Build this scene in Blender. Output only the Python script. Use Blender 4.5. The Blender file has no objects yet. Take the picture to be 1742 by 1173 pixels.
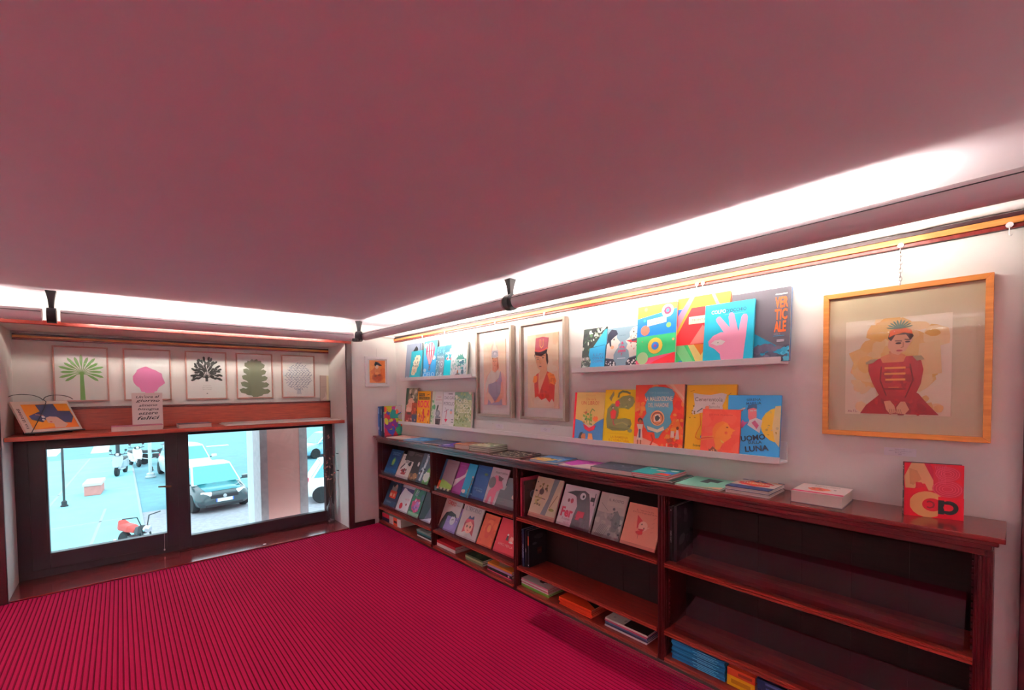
import bpy, math, random
from mathutils import Vector, Matrix
R = math.radians
SC = bpy.context.scene
COL = SC.collection

# ------------------------------------------------------------------ camera
F_PX, CX, CY = 751.19, 870.22, 685.15
YAW, PIT, ROL = 0.8453, -0.0302, -0.0103
fw = Vector((-math.sin(YAW) * math.cos(PIT), math.cos(YAW) * math.cos(PIT), math.sin(PIT)))
rt0 = Vector((math.cos(YAW), math.sin(YAW), 0)); up0 = rt0.cross(fw)
rt = rt0 * math.cos(ROL) + up0 * math.sin(ROL); up = up0 * math.cos(ROL) - rt0 * math.sin(ROL)
cam_data = bpy.data.cameras.new('camera'); cam = bpy.data.objects.new('camera', cam_data); COL.objects.link(cam)
cam_data.sensor_fit = 'HORIZONTAL'; cam_data.sensor_width = 36.0
cam_data.lens = F_PX * 36.0 / 1742.0
cam_data.shift_x = (871.0 - CX) / 1742.0
cam_data.shift_y = (CY - 586.5) / 1742.0
cam_data.clip_start = 0.02; cam_data.clip_end = 300
m3 = Matrix((rt, up, -fw)).transposed()
cam.matrix_world = Matrix.Translation((4.759, -2.4219, 1.5)) @ m3.to_4x4()
SC.camera = cam

# ------------------------------------------------------------------ world, exposure
SC.view_settings.view_transform = 'Standard'; SC.view_settings.look = 'None'
SC.view_settings.gamma = 1.0; SC.view_settings.exposure = 0.55
SC.view_settings.use_curve_mapping = False
SKY_STRENGTH = 2.1
LAMP_STRENGTH = 90.0          # the tubes in view
LAMP_STRENGTH_FILL = 225.0   # added fill tubes, unseen behind the camera
w = bpy.data.worlds.new('overcast_sky'); SC.world = w; w.use_nodes = True
wn = w.node_tree.nodes; wl = w.node_tree.links
bg = wn['Background']; bg.inputs['Color'].default_value = (0.70, 0.92, 1.0, 1); bg.inputs['Strength'].default_value = SKY_STRENGTH
SC.cycles.use_denoising = True
SC.cycles.max_bounces = 10; SC.cycles.diffuse_bounces = 6; SC.cycles.transparent_max_bounces = 24
SC.cycles.caustics_reflective = False; SC.cycles.caustics_refractive = False
SC.cycles.sample_clamp_indirect = 6.0

# ------------------------------------------------------------------ materials
def lin(h):
    h = h.lstrip('#'); c = [int(h[i:i + 2], 16) / 255 for i in (0, 2, 4)]
    return tuple(x / 12.92 if x <= .04045 else ((x + .055) / 1.055) ** 2.4 for x in c) + (1,)
MATS = {}
def mat(name, col, rough=.5, metal=0., noise=0., scale=20., bump=0., coat=0., spec=.5, stretch=None, col2=None):
    """a principled material; noise mixes col with col2 (or a darker col) by a noise texture in object space"""
    if name in MATS: return MATS[name]
    m = bpy.data.materials.new(name); m.use_nodes = True; MATS[name] = m
    n, l = m.node_tree.nodes, m.node_tree.links; b = n['Principled BSDF']
    c = lin(col) if isinstance(col, str) else tuple(col) + (1,)
    b.inputs['Base Color'].default_value = c; b.inputs['Roughness'].default_value = rough
    b.inputs['Metallic'].default_value = metal; b.inputs['Coat Weight'].default_value = coat
    b.inputs['Coat Roughness'].default_value = .15; b.inputs['Specular IOR Level'].default_value = spec
    if noise or bump:
        tc = n.new('ShaderNodeTexCoord'); mp = n.new('ShaderNodeMapping'); nz = n.new('ShaderNodeTexNoise')
        l.new(tc.outputs['Object'], mp.inputs['Vector']); l.new(mp.outputs['Vector'], nz.inputs['Vector'])
        mp.inputs['Scale'].default_value = stretch or (1, 1, 1)
        nz.inputs['Scale'].default_value = scale; nz.inputs['Detail'].default_value = 5
        if noise:
            c2 = (lin(col2) if isinstance(col2, str) else (tuple(col2) + (1,))) if col2 else tuple(x * .6 for x in c[:3]) + (1,)
            rp = n.new('ShaderNodeValToRGB'); rp.color_ramp.elements[0].position = .35; rp.color_ramp.elements[1].position = .68
            k = noise
            rp.color_ramp.elements[0].color = tuple(a * (1 - k) + d * k for a, d in zip(c, c2)); rp.color_ramp.elements[1].color = c
            l.new(nz.outputs['Fac'], rp.inputs['Fac']); l.new(rp.outputs['Color'], b.inputs['Base Color'])
        if bump:
            bp_ = n.new('ShaderNodeBump'); bp_.inputs['Strength'].default_value = bump; bp_.inputs['Distance'].default_value = .004
            l.new(nz.outputs['Fac'], bp_.inputs['Height']); l.new(bp_.outputs['Normal'], b.inputs['Normal'])
    return m
def clear_mat(name, tint=(1, 1, 1), gloss=1., rough=.02, ior=1.45):
    """thin clear sheet: transparent with a fresnel reflection"""
    if name in MATS: return MATS[name]
    m = bpy.data.materials.new(name); m.use_nodes = True; MATS[name] = m
    n, l = m.node_tree.nodes, m.node_tree.links; n.remove(n['Principled BSDF'])
    t = n.new('ShaderNodeBsdfTransparent'); t.inputs['Color'].default_value = tuple(tint) + (1,)
    g = n.new('ShaderNodeBsdfGlossy'); g.inputs['Roughness'].default_value = rough
    fr = n.new('ShaderNodeLayerWeight'); fr.inputs['Blend'].default_value = .5
    pw = n.new('ShaderNodeMath'); pw.operation = 'POWER'; pw.inputs[1].default_value = 5
    ml = n.new('ShaderNodeMath'); ml.operation = 'MULTIPLY_ADD'; ml.inputs[1].default_value = .9 * min(gloss, 1); ml.inputs[2].default_value = .04 * gloss; ml.use_clamp = True
    mx = n.new('ShaderNodeMixShader'); l.new(fr.outputs['Facing'], pw.inputs[0]); l.new(pw.outputs[0], ml.inputs[0]); l.new(ml.outputs[0], mx.inputs[0])
    l.new(t.outputs[0], mx.inputs[1]); l.new(g.outputs[0], mx.inputs[2]); l.new(mx.outputs[0], n['Material Output'].inputs[0])
    return m
def emit_mat(name, col, s):
    if name in MATS: return MATS[name]
    m = bpy.data.materials.new(name); m.use_nodes = True; MATS[name] = m
    b = m.node_tree.nodes['Principled BSDF']; b.inputs['Base Color'].default_value = (.8, .8, .8, 1)
    b.inputs['Emission Color'].default_value = tuple(col) + (1,); b.inputs['Emission Strength'].default_value = s
    return m
def ink(h):
    return mat('print_' + h.lstrip('#'), h, rough=.45, spec=.35)
def wood_mat(name, c1, c2, rough=.28, coat=.25, stretch=(1.2, 14, 14), scale=6, spec=.5):
    return mat(name, c1, rough=rough, spec=spec, noise=1., scale=scale, bump=.04, coat=coat, stretch=stretch, col2=c2)

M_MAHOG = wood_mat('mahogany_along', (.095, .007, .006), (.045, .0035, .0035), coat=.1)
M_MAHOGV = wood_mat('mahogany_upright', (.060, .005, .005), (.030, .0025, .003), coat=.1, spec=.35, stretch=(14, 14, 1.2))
M_MAHOGIN = wood_mat('mahogany_inner_shade', (.013, .002, .0022), (.007, .001, .0012), rough=.7, coat=0, spec=.15)  # darkened mahogany: the shade inside the bays is put into its colour
M_TOPW = wood_mat('mahogany_top_sheen', (.17, .016, .012), (.10, .008, .007), rough=.22, coat=.2)  # redder mahogany: sheen and reflections on the top are put into its colour
M_SHELFW = wood_mat('mahogany_shelf_lit', (.30, .030, .018), (.18, .016, .010), rough=.3, coat=.1)  # brighter mahogany: light and highlights on the shelves are put into its colour
M_BOARD = wood_mat('cherry_board', (.42, .065, .028), (.26, .032, .016), stretch=(14, 1.2, 14), rough=.35)
M_TRIM = wood_mat('red_trim', (.26, .032, .022), (.15, .016, .012), stretch=(8, 1.2, 1.2), rough=.25)
M_DARKTRIM = wood_mat('dark_trim', (.045, .007, .009), (.025, .004, .006), rough=.35)
M_GILT = wood_mat('gilt_wood', (.80, .36, .10), (.62, .24, .06), stretch=(2, 2, 20), rough=.25)
M_WFRAME = mat('window_frame_brown', (.018, .006, .012), rough=.4)
M_WALL = mat('wall_plaster', (.81, .79, .745), rough=.85, noise=.08, scale=9, bump=.18)
M_CEIL = mat('ceiling_plaster_bounce', (.75, .68, .75), rough=.9, noise=.05, scale=6, bump=.12)  # mauve tint stands in for carpet bounce and daylight on the plaster
M_WHITE = mat('white_lacquer', (.83, .82, .80), rough=.4)
M_PIPE = mat('white_pipe', (.82, .80, .78), rough=.3)
M_TUBE = mat('lamp_aluminium', (.80, .72, .73), rough=.35, metal=.0)
M_BLACK = mat('black_plastic', (.012, .010, .012), rough=.45)
M_PAGES = mat('book_pages', (.78, .72, .64), rough=.8, noise=.3, scale=60, stretch=(1, 80, 1))
M_GLASS = clear_mat('window_glass', (.97, .99, 1.), .9)
M_PGLASS = clear_mat('picture_glass', (1, 1, 1), 1.)
M_ACRYL = clear_mat('clear_acrylic', (.96, .95, .96), 1.3, rough=.04)
M_STEEL = mat('steel', (.55, .53, .52), rough=.3, metal=1)

# ------------------------------------------------------------------ mesh builder
class MB:
    def __init__(s): s.v = []; s.f = []; s.mi = []; s.mats = []
    def slot(s, m):
        if m not in s.mats: s.mats.append(m)
        return s.mats.index(m)
    def add(s, vs, fs, m):
        o = len(s.v); k = s.slot(m); s.v += [tuple(p) for p in vs]
        for f in fs: s.f.append(tuple(i + o for i in f)); s.mi.append(k)
        return s
    def box(s, x0, x1, y0, y1, z0, z1, m):
        return s.add([(x0, y0, z0), (x1, y0, z0), (x1, y1, z0), (x0, y1, z0), (x0, y0, z1), (x1, y0, z1), (x1, y1, z1), (x0, y1, z1)],
                     [(0, 3, 2, 1), (4, 5, 6, 7), (0, 1, 5, 4), (1, 2, 6, 5), (2, 3, 7, 6), (3, 0, 4, 7)], m)
    def prism(s, pts, ax, a, b, m):
        """closed 2D outline extruded along ax from a to b; outline coordinates are the other two axes in order"""
        def P(p, t): q = list(p); q.insert(ax, t); return tuple(q)
        n = len(pts); vs = [P(p, a) for p in pts] + [P(p, b) for p in pts]
        fs = [tuple(range(n))[::-1], tuple(range(n, 2 * n))] + [(i, (i + 1) % n, n + (i + 1) % n, n + i) for i in range(n)]
        return s.add(vs, fs, m)
    def tube(s, path, r, m, n=10, cap=True):
        path = [Vector(p) for p in path]; vs = []; fs = []; pr = None
        for i, p in enumerate(path):
            d = (path[min(i + 1, len(path) - 1)] - path[max(i - 1, 0)]).normalized()
            u = d.orthogonal().normalized() if pr is None else (pr - d * pr.dot(d)).normalized()
            pr = u; q = d.cross(u); rr = r[i] if isinstance(r, (list, tuple)) else r
            vs += [p + (u * math.cos(t * 2 * math.pi / n) + q * math.sin(t * 2 * math.pi / n)) * rr for t in range(n)]
        for i in range(len(path) - 1):
            for t in range(n): fs.append((i * n + t, i * n + (t + 1) % n, (i + 1) * n + (t + 1) % n, (i + 1) * n + t))
        if cap: fs += [tuple(range(n))[::-1], tuple(range((len(path) - 1) * n, len(path) * n))]
        return s.add(vs, fs, m)
    def lathe(s, prof, c, m, n=20, axis='z'):
        vs = []; fs = []
        for r, z in prof:
            for t in range(n):
                a = t * 2 * math.pi / n; x, y = r * math.cos(a), r * math.sin(a)
                p = {'z': (x, y, z), 'x': (z, x, y), 'y': (x, z, y)}[axis]
                vs.append((c[0] + p[0], c[1] + p[1], c[2] + p[2]))
        for i in range(len(prof) - 1):
            for t in range(n): fs.append((i * n + t, i * n + (t + 1) % n, (i + 1) * n + (t + 1) % n, (i + 1) * n + t))
        if prof[0][0] > 1e-6: fs.append(tuple(range(n))[::-1])
        if prof[-1][0] > 1e-6: fs.append(tuple(range((len(prof) - 1) * n, len(prof) * n)))
        return s.add(vs, fs, m)
    def loft(s, rings, m, cap=True):
        n = len(rings[0]); vs = [p for r in rings for p in r]; fs = []
        for i in range(len(rings) - 1):
            for t in range(n): fs.append((i * n + t, i * n + (t + 1) % n, (i + 1) * n + (t + 1) % n, (i + 1) * n + t))
        if cap: fs += [tuple(range(n))[::-1], tuple(range((len(rings) - 1) * n, len(rings) * n))]
        return s.add(vs, fs, m)
    def xf(s, M):
        s.v = [tuple(M @ Vector(p)) for p in s.v]; return s
    def build(s, name, parent=None, smooth=False, bevel=0., fix=True, label=None):
        me = bpy.data.meshes.new(name); me.from_pydata(s.v, [], s.f)
        for m in s.mats: me.materials.append(m)
        me.polygons.foreach_set('material_index', s.mi)
        if smooth: me.polygons.foreach_set('use_smooth', [True] * len(s.f))
        me.update()
        if fix:
            import bmesh
            b = bmesh.new(); b.from_mesh(me); bmesh.ops.recalc_face_normals(b, faces=b.faces); b.to_mesh(me); b.free()
        o = bpy.data.objects.new(name, me); COL.objects.link(o)
        if parent is not None: o.parent = parent
        if bevel:
            md = o.modifiers.new('edge', 'BEVEL'); md.width = bevel; md.segments = 2; md.limit_method = 'ANGLE'; md.angle_limit = R(40)
        if smooth:
            md = o.modifiers.new('smooth_edges', 'EDGE_SPLIT'); md.split_angle = R(38)
        if label: o['label'] = label
        return o
def tag(o, label, cat=None, group=None, kind=None):
    if label: o['label'] = label
    if cat: o['category'] = cat
    if group: o['group'] = group
    if kind: o['kind'] = kind
    return o
def empty(name, loc=(0, 0, 0), rot=(0, 0, 0), label=None, cat=None, group=None):
    o = bpy.data.objects.new(name, None); COL.objects.link(o); o.location = loc; o.rotation_euler = rot
    o.empty_display_size = .05
    return tag(o, label, cat, group)
def copy_tree(o, parent=None):
    c = o.copy(); COL.objects.link(c); c.parent = parent
    for ch in list(o.children): copy_tree(ch, c)
    return c
def struct(name, mb, label=None, **k):
    o = mb.build(name, **k); o['kind'] = 'structure'
    if label: o['label'] = label
    return o

# ------------------------------------------------------------------ flat print (covers, prints): shapes on a W x H sheet
_TXT = {}
def glyphs(s, bold=0.):
    key = (s, bold)
    if key in _TXT: return _TXT[key]
    cu = bpy.data.curves.new('lettering', 'FONT'); cu.body = s.lstrip('~'); cu.shear = .3 if s[0] == '~' else 0; cu.size = 1; cu.resolution_u = 2; cu.offset = bold
    cu.align_x = 'CENTER'; cu.space_line = .95
    o = bpy.data.objects.new('lettering', cu); me = bpy.data.meshes.new_from_object(o)
    vs = [(p.co.x, p.co.y) for p in me.vertices]; fs = [tuple(p.vertices) for p in me.polygons]
    bpy.data.objects.remove(o); bpy.data.curves.remove(cu); bpy.data.meshes.remove(me)
    xs = [a for a, _ in vs] or [0, 1]; ys = [b for _, b in vs] or [0, 1]
    x0, x1, y0, y1 = min(xs), max(xs), min(ys), max(ys)
    vs = [((a - (x0 + x1) / 2) / max(x1 - x0, 1e-6), (b - (y0 + y1) / 2) / max(y1 - y0, 1e-6)) for a, b in vs]
    _TXT[key] = (vs, fs); return _TXT[key]
def clip(pts, W, H):
    for ax, lim, sg in ((0, 0, 1), (0, W, -1), (1, 0, 1), (1, H, -1)):
        out = []
        for i in range(len(pts)):
            a, b = pts[i - 1], pts[i]; ia = sg * (a[ax] - lim) >= 0; ib = sg * (b[ax] - lim) >= 0
            if ia != ib:
                t = (lim - a[ax]) / (b[ax] - a[ax]); out.append((a[0] + (b[0] - a[0]) * t, a[1] + (b[1] - a[1]) * t))
            if ib: out.append(b)
        pts = out
        if len(pts) < 3: return []
    return pts
def ell(cx, cy, rx, ry, rot=0, n=18, wob=0, seed=0):
    rnd = random.Random(seed); c, s_ = math.cos(rot), math.sin(rot); out = []
    for i in range(n):
        a = i * 2 * math.pi / n; k = 1 + wob * rnd.uniform(-1, 1); x, y = rx * math.cos(a) * k, ry * math.sin(a) * k
        out.append((cx + x * c - y * s_, cy + x * s_ + y * c))
    return out
def draw(items, W, H, mapper, name, parent, step=.00013):
    """r u0 v0 u1 v1 c | e u v ru rv c [rot] | b u v ru rv c seed | p pts c | l pts width c | t text u v w h c [rot bold] | s n seed (u0 v0 u1 v1) r0 r1 cols
    u, v run 0..1 over the sheet; radii and line widths are fractions of its width"""
    mb = MB(); k = 0
    def poly(pts, c):
        pts = clip(pts, W, H)
        if pts: mb.add([mapper(x, y, k * step) for x, y in pts], [tuple(range(len(pts)))], ink(c))
    for it in items:
        k += 1; a = it[0]
        if a == 'r': poly([(it[1] * W, it[2] * H), (it[3] * W, it[2] * H), (it[3] * W, it[4] * H), (it[1] * W, it[4] * H)], it[5])
        elif a == 'e': poly(ell(it[1] * W, it[2] * H, it[3] * W, it[4] * W, it[6] if len(it) > 6 else 0), it[5])
        elif a == 'b': poly(ell(it[1] * W, it[2] * H, it[3] * W, it[4] * W, 0, 22, .16, it[6]), it[5])
        elif a == 'p': poly([(u * W, v * H) for u, v in it[1]], it[2])
        elif a == 'l':
            P = [(u * W, v * H) for u, v in it[1]]; hw = it[2] * W / 2
            for i in range(len(P) - 1):
                (x0, y0), (x1, y1) = P[i], P[i + 1]; d = math.hypot(x1 - x0, y1 - y0) or 1
                nx, ny = -(y1 - y0) / d * hw, (x1 - x0) / d * hw; ex, ey = (x1 - x0) / d * hw * .5, (y1 - y0) / d * hw * .5
                poly([(x0 + nx - ex, y0 + ny - ey), (x0 - nx - ex, y0 - ny - ey), (x1 - nx + ex, y1 - ny + ey), (x1 + nx + ex, y1 + ny + ey)], it[3])
        elif a == 't':
            _, s_, u, v, w_, h_, c = it[:7]; rot = it[7] if len(it) > 7 else 0; bold = it[8] if len(it) > 8 else 0.
            vs, fs = glyphs(s_, bold); cr, sr = math.cos(rot), math.sin(rot)
            q = [(x * w_ * W, y * h_ * H) for x, y in vs]
            mb.add([mapper(u * W + x * cr - y * sr, v * H + x * sr + y * cr, k * step) for x, y in q], fs, ink(c))
        elif a == 's':
            rnd = random.Random(it[2]); u0, v0, u1, v1 = it[3]
            for i in range(it[1]):
                rr = rnd.uniform(it[4], it[5])
                poly(ell(rnd.uniform(u0, u1) * W, rnd.uniform(v0, v1) * H, rr * W, rr * W * rnd.uniform(.4, 1.), rnd.uniform(0, 3.14), 9, .2, i), rnd.choice(it[6]))
                k += .15
    o = mb.build(name, parent, fix=False)
    return o
# ================================================================== the room shell
X1, Y1, ZC = 6.6, -4.6, 2.235            # far end, far side, ceiling height
NY0, NY1 = -3.062, -0.588                # window niche, along y
NZ = 2.014                               # niche head
# carpet: ribs run along x
M_RIB = mat('carpet_rib', (.31, .0027, .046), rough=.95, noise=.35, scale=160, bump=.5, spec=.1, col2=(.28, .002, .03))
M_GROOVE = mat('carpet_groove', (.10, .001, .009), rough=1., spec=.05)
fl = MB(); P = .0235; n = int(-Y1 / P) + 1
vs, fs, mi = [], [], []
for i in range(n + 1):
    y = -i * P
    for dy, z in ((0, -.0035), (-.006, -.0035), (-.0085, 0), (-.021, 0)):
        vs += [(0, y + dy, z), (X1, y + dy, z)]
for i in range(len(vs) // 2 - 1):
    fs.append((2 * i, 2 * i + 1, 2 * i + 3, 2 * i + 2)); mi.append(1 if i % 4 == 0 else 0)
fl.v = vs; fl.f = fs; fl.mi = mi; fl.mats = [M_RIB, M_GROOVE]
o = struct('floor', fl, 'crimson ribbed carpet with fine dark grooves', fix=False)
struct('subfloor', MB().box(-.62, X1 + .1, Y1 - .1, .12, -.12, -.02, M_DARKTRIM))
struct('ceiling', MB().box(-.62, X1 + .1, Y1 - .1, .12, ZC, ZC + .12, M_CEIL), 'low plaster ceiling with mauve bounce light in its colour')
struct('wall_right', MB().box(-.62, X1 + .1, 0, .12, -.02, ZC, M_WALL), 'white plaster wall above the bookcase')
struct('wall_back', MB().box(X1, X1 + .1, Y1, 0, -.02, ZC, M_WALL))
struct('wall_left', MB().box(-.62, X1, Y1 - .1, Y1, -.02, ZC, M_WALL))
# window wall: piers, header, back of the niche above the shelf
struct('wall_window', MB().box(-.62, 0, NY1, 0, -.02, ZC, M_WALL), 'white wall between the window niche and the corner')
struct('wall_window_far', MB().box(-.62, 0, Y1, NY0, -.02, ZC, M_WALL), 'white wall beyond the window niche')
struct('wall_window_head', MB().box(-.62, 0, NY0, NY1, NZ, ZC, M_WALL), 'white wall strip above the window niche')
struct('wall_niche', MB().box(-.62, -.537, NY0, NY1, 1.17, NZ, M_WALL), 'white back wall of the niche behind the tree prints')
# red timber lining round the niche mouth
struct('trim_1', MB().box(-.012, .018, NY1, -.529, 0, 2.046, M_DARKTRIM), bevel=.003)
struct('trim_2', MB().box(-.012, .020, NY0 - .06, -.529, NZ, 2.048, M_TRIM), bevel=.003)
struct('trim_3', MB().box(-.012, .018, NY0 - .06, NY0, 0, NZ, M_DARKTRIM), bevel=.003)
struct('trim_4', MB().box(4.795, 4.90, -.03, 0, 0, ZC, M_DARKTRIM), bevel=.003)
struct('baseboard_window', MB().box(0, .016, -.529, -.2985, 0, .055, M_DARKTRIM), bevel=.002)
struct('baseboard_right', MB().box(4.90, X1, -.016, 0, 0, .055, M_DARKTRIM), bevel=.002)
# glossy red sill on the niche floor
M_SILL = mat('red_sill', (.20, .020, .022), rough=.16, noise=.5, scale=120, coat=.4)
struct('trim_5', MB().box(-.46, .006, NY0, NY1, 0, .013, M_SILL), bevel=.003)
# ------------------------------------------------------------------ windows under the shelf
XW = -.4364
def window(n, y0, y1, z0, z1, gy0, gy1, gz0, gz1, label):
    f = MB()
    f.box(XW - .05, XW + .012, y0, gy0, z0, z1, M_WFRAME); f.box(XW - .05, XW + .012, gy1, y1, z0, z1, M_WFRAME)
    f.box(XW - .05, XW + .012, gy0, gy1, z0, gz0, M_WFRAME); f.box(XW - .05, XW + .012, gy0, gy1, gz1, z1, M_WFRAME)
    root = struct('window_%d' % n, f, label, bevel=.004)
    b = .014; g = MB()
    for q in ((gy0 - b, gy0, gz0 - b, gz1 + b), (gy1, gy1 + b, gz0 - b, gz1 + b), (gy0, gy1, gz0 - b, gz0), (gy0, gy1, gz1, gz1 + b)):
        g.box(XW + .012, XW + .019, *q, M_WFRAME)
    g.build('glazing_bead', root, bevel=.002)
    MB().box(XW - .022, XW - .016, gy0 - .005, gy1 + .005, gz0 - .005, gz1 + .005, M_GLASS).build('pane', root)
    return root
w1 = window(1, -2.985, -2.035, .075, 1.135, -2.8805, -2.1255, .2028, 1.0527, 'dark sash window beside the mullion handle')
w2 = window(2, -2.035, NY1 - .01, .03, 1.15, -1.9458, -.6848, .1371, 1.1043, 'wide dark fixed window with the pier behind it')
fr = MB(); fr.box(XW - .06, XW - .004, NY0, -2.985, .013, 1.155, M_WFRAME); fr.box(XW - .06, XW - .004, -2.985, -2.035, .013, .075, M_WFRAME)
fr.box(XW - .06, XW - .004, -2.985, NY1, 1.135, 1.155, M_WFRAME); fr.box(XW - .06, XW - .006, -2.035, NY1, .013, .03, M_WFRAME)
fr.box(-.537, XW - .05, NY0, NY1, 1.1551, 1.17, M_WFRAME)
struct('trim_6', fr)
hb = MB(); hy, hz = -2.092, .638
hb.box(XW + .012, XW + .019, hy - .013, hy + .013, hz - .14, hz + .03, M_BLACK)
h_o = hb.build('handle_plate', w1, bevel=.002)
M_BRASS = mat('aged_brass', (.30, .16, .09), rough=.35, metal=.8)
MB().tube([(XW + .019, hy, hz), (XW + .05, hy, hz), (XW + .055, hy - .02, hz + .003), (XW + .055, hy - .09, hz + .01)], [.008, .008, .009, .006], M_BRASS, 8).build('window_handle', w1, smooth=True)
pc = MB(); pc.tube([(XW + .021, -2.149, .2), (XW + .021, -2.150, .06)], .0015, M_WHITE, 6); pc.lathe([(.001, .05), (.006, .046), (.006, .034), (.001, .03)], (XW + .021, -2.150, .012), M_WHITE, 10)
pc.build('pull_cord', w1)
# ------------------------------------------------------------------ niche shelf and back board
sh = empty('niche_shelf', (0, 0, 1.155), label='long red-brown wooden shelf across the window niche', cat='shelf')
def under(o, root):
    o.parent = root; o.matrix_parent_inverse = Matrix.Translation(root.location).inverted(); return o
under(MB().box(-.537, -.067, NY0 + .004, -.575, 1.155, 1.188, M_BOARD).build('shelf_board', bevel=.003), sh)
under(MB().box(-.537, -.500, NY0 + .004, -.592, 1.188, 1.372, M_BOARD).build('back_board', bevel=.002), sh)
under(MB().box(-.537, -.494, NY0 + .004, -.592, 1.372, 1.392, M_MAHOG).build('top_rail', bevel=.003), sh)
under(MB().box(-.537, -.488, -.592, -.589, 1.188, 1.395, M_DARKTRIM).build('end_cleat'), sh)
# ------------------------------------------------------------------ picture rails: dark moulding with a gilt face
def picture_rail(axis, a, b, off, z0, z1, label):
    r_ = empty('picture_rail', (0, 0, z0), label=label, cat='picture rail')
    def bar(name, d0, d1, za, zb, m):
        q = MB()
        if axis == 'x': q.box(a, b, -d1, -d0, za, zb, m)
        else: q.box(off + d0, off + d1, a, b, za, zb, m)
        return under(q.build(name, bevel=.002), r_)
    h = z1 - z0
    bar('backing', 0, .012, z0, z1, M_DARKTRIM); bar('upper_bead', .012, .020, z0 + .72 * h, z1 - .001, M_DARKTRIM)
    bar('gilt_face', .012, .024, z0 + .30 * h, z0 + .70 * h, M_GILT); bar('lower_bead', .012, .020, z0 + .001, z0 + .27 * h, M_TRIM)
    return r_
picture_rail('x', .002, 4.795, 0, 2.058, 2.116, 'dark picture rail with a gilt face along the bookcase wall')
picture_rail('y', NY0 + .01, -.572, -.537, 1.944, 1.994, 'dark picture rail with a gilt face inside the window niche')
# white conduit above the wall rail
cd = empty('conduit_pipe', (0, 0, 2.117), label='white plastic conduit pipe lying along the top of the picture rail', cat='pipe')
under(MB().tube([(.03, -.021, 2.137), (6.4, -.021, 2.137)], .0175, M_PIPE, 14).build('pipe', smooth=True), cd)
for x in (.25, 1.2, 2.42, 3.35, 4.46): under(MB().tube([(x, -.021, 2.137), (x + .07, -.021, 2.137)], .0195, M_PIPE, 14).build('sleeve', smooth=True), cd)
cd2 = tag(MB().tube([(.03, -.03, 2.118), (.03, -.36, 2.118), (.045, -.50, 2.10)], .014, M_PIPE, 12).build('conduit_pipe', smooth=True), 'short white conduit elbow in the corner above the small orange picture', 'pipe')
# ------------------------------------------------------------------ tubular uplights
M_LAMP = emit_mat('lamp_diffuser', (1., .94, .84), LAMP_STRENGTH)
M_LAMP_FILL = emit_mat('lamp_diffuser_fill', (1., .94, .86), LAMP_STRENGTH_FILL)
TZ, TR = 2.083, .044
def uplight(name, p0, p1, label, lit=(0., 1.), tilt=46):
    """tube lamp: grey aluminium body with a lit slot along its top"""
    p0, p1 = Vector(p0), Vector(p1); L = (p1 - p0).length; ang = math.atan2(p1.y - p0.y, p1.x - p0.x)
    r_ = empty(name, p0, (0, 0, ang), label, 'lamp', 'tubular uplights under the ceiling')
    TILT = Matrix.Rotation(-R(tilt), 4, 'X')                    # the slot looks up and towards the wall
    prof = [(TR * math.sin(t), TR * math.cos(t)) for t in [R(38) + k * R(284) / 24 for k in range(25)]]
    prof += [(x * .9, z * .9) for x, z in prof[::-1]]
    b = MB(); b.prism(prof, 0, 0, L, M_TUBE); b.xf(TILT); b.build('body', r_, smooth=True)
    for d in (25, -25):
        t = R(90 + 0) * (1 if d > 0 else -1) - R(d)
        y, z = TR * math.sin(t), TR * math.cos(t)
        MB().tube([(0, y, z), (L, y, z)], .0022, M_BLACK, 6).build('seam', r_)
    for e in (0, L): MB().prism([(TR * .99 * math.sin(k * math.pi / 12), TR * .99 * math.cos(k * math.pi / 12)) for k in range(24)], 0, e - .004, e + .004, M_TUBE).build('end_cap', r_)
    for s0, s1 in (lit if isinstance(lit[0], tuple) else (lit,)):
        MB().box(L * s0, L * s1, -.024, .024, TR * .80 - .006, TR * .80, M_LAMP if tilt else M_LAMP_FILL).xf(TILT).build('diffuser', r_)
    return r_
uplight('uplight_tube', (.20, -.45, TZ), (2.48, -.45, TZ), 'grey tubular uplight over the corner end of the bookcase', (.08, .96))
uplight('uplight_tube', (2.59, -.45, TZ), (4.95, -.45, TZ), 'grey tubular uplight above the wide ledges of picture books', (.04, .80))
uplight('uplight_tube', (.22, -2.72, 2.062), (.22, -.60, 2.062), 'grey tubular uplight over the window niche', (.06, .92))
uplight('uplight_tube', (.22, -4.5, 2.062), (.22, -2.82, 2.062), 'grey tubular uplight beyond the black bracket over the tree print', (.1, .80))
uplight('uplight_tube', (5.05, -.45, TZ), (6.5, -.45, TZ), 'unseen tubular fill light past the end of the bookcase', (.3, .9), 0)  # unseen tubes from here down are added as room fill
uplight('uplight_tube', (6.45, -.7, TZ), (6.45, -4.3, TZ), 'unseen tubular fill light on the wall opposite the windows', (.1, .9), 0)
uplight('uplight_tube', (3.3, -4.3, TZ), (.5, -4.3, TZ), 'unseen tubular fill light on the wall across from the bookcase, window end', (.05, .95), 0)
uplight('uplight_tube', (6.2, -4.3, TZ), (3.4, -4.3, TZ), 'unseen tubular fill light on the wall across from the bookcase, inner end', (.05, .95), 0)
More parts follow.
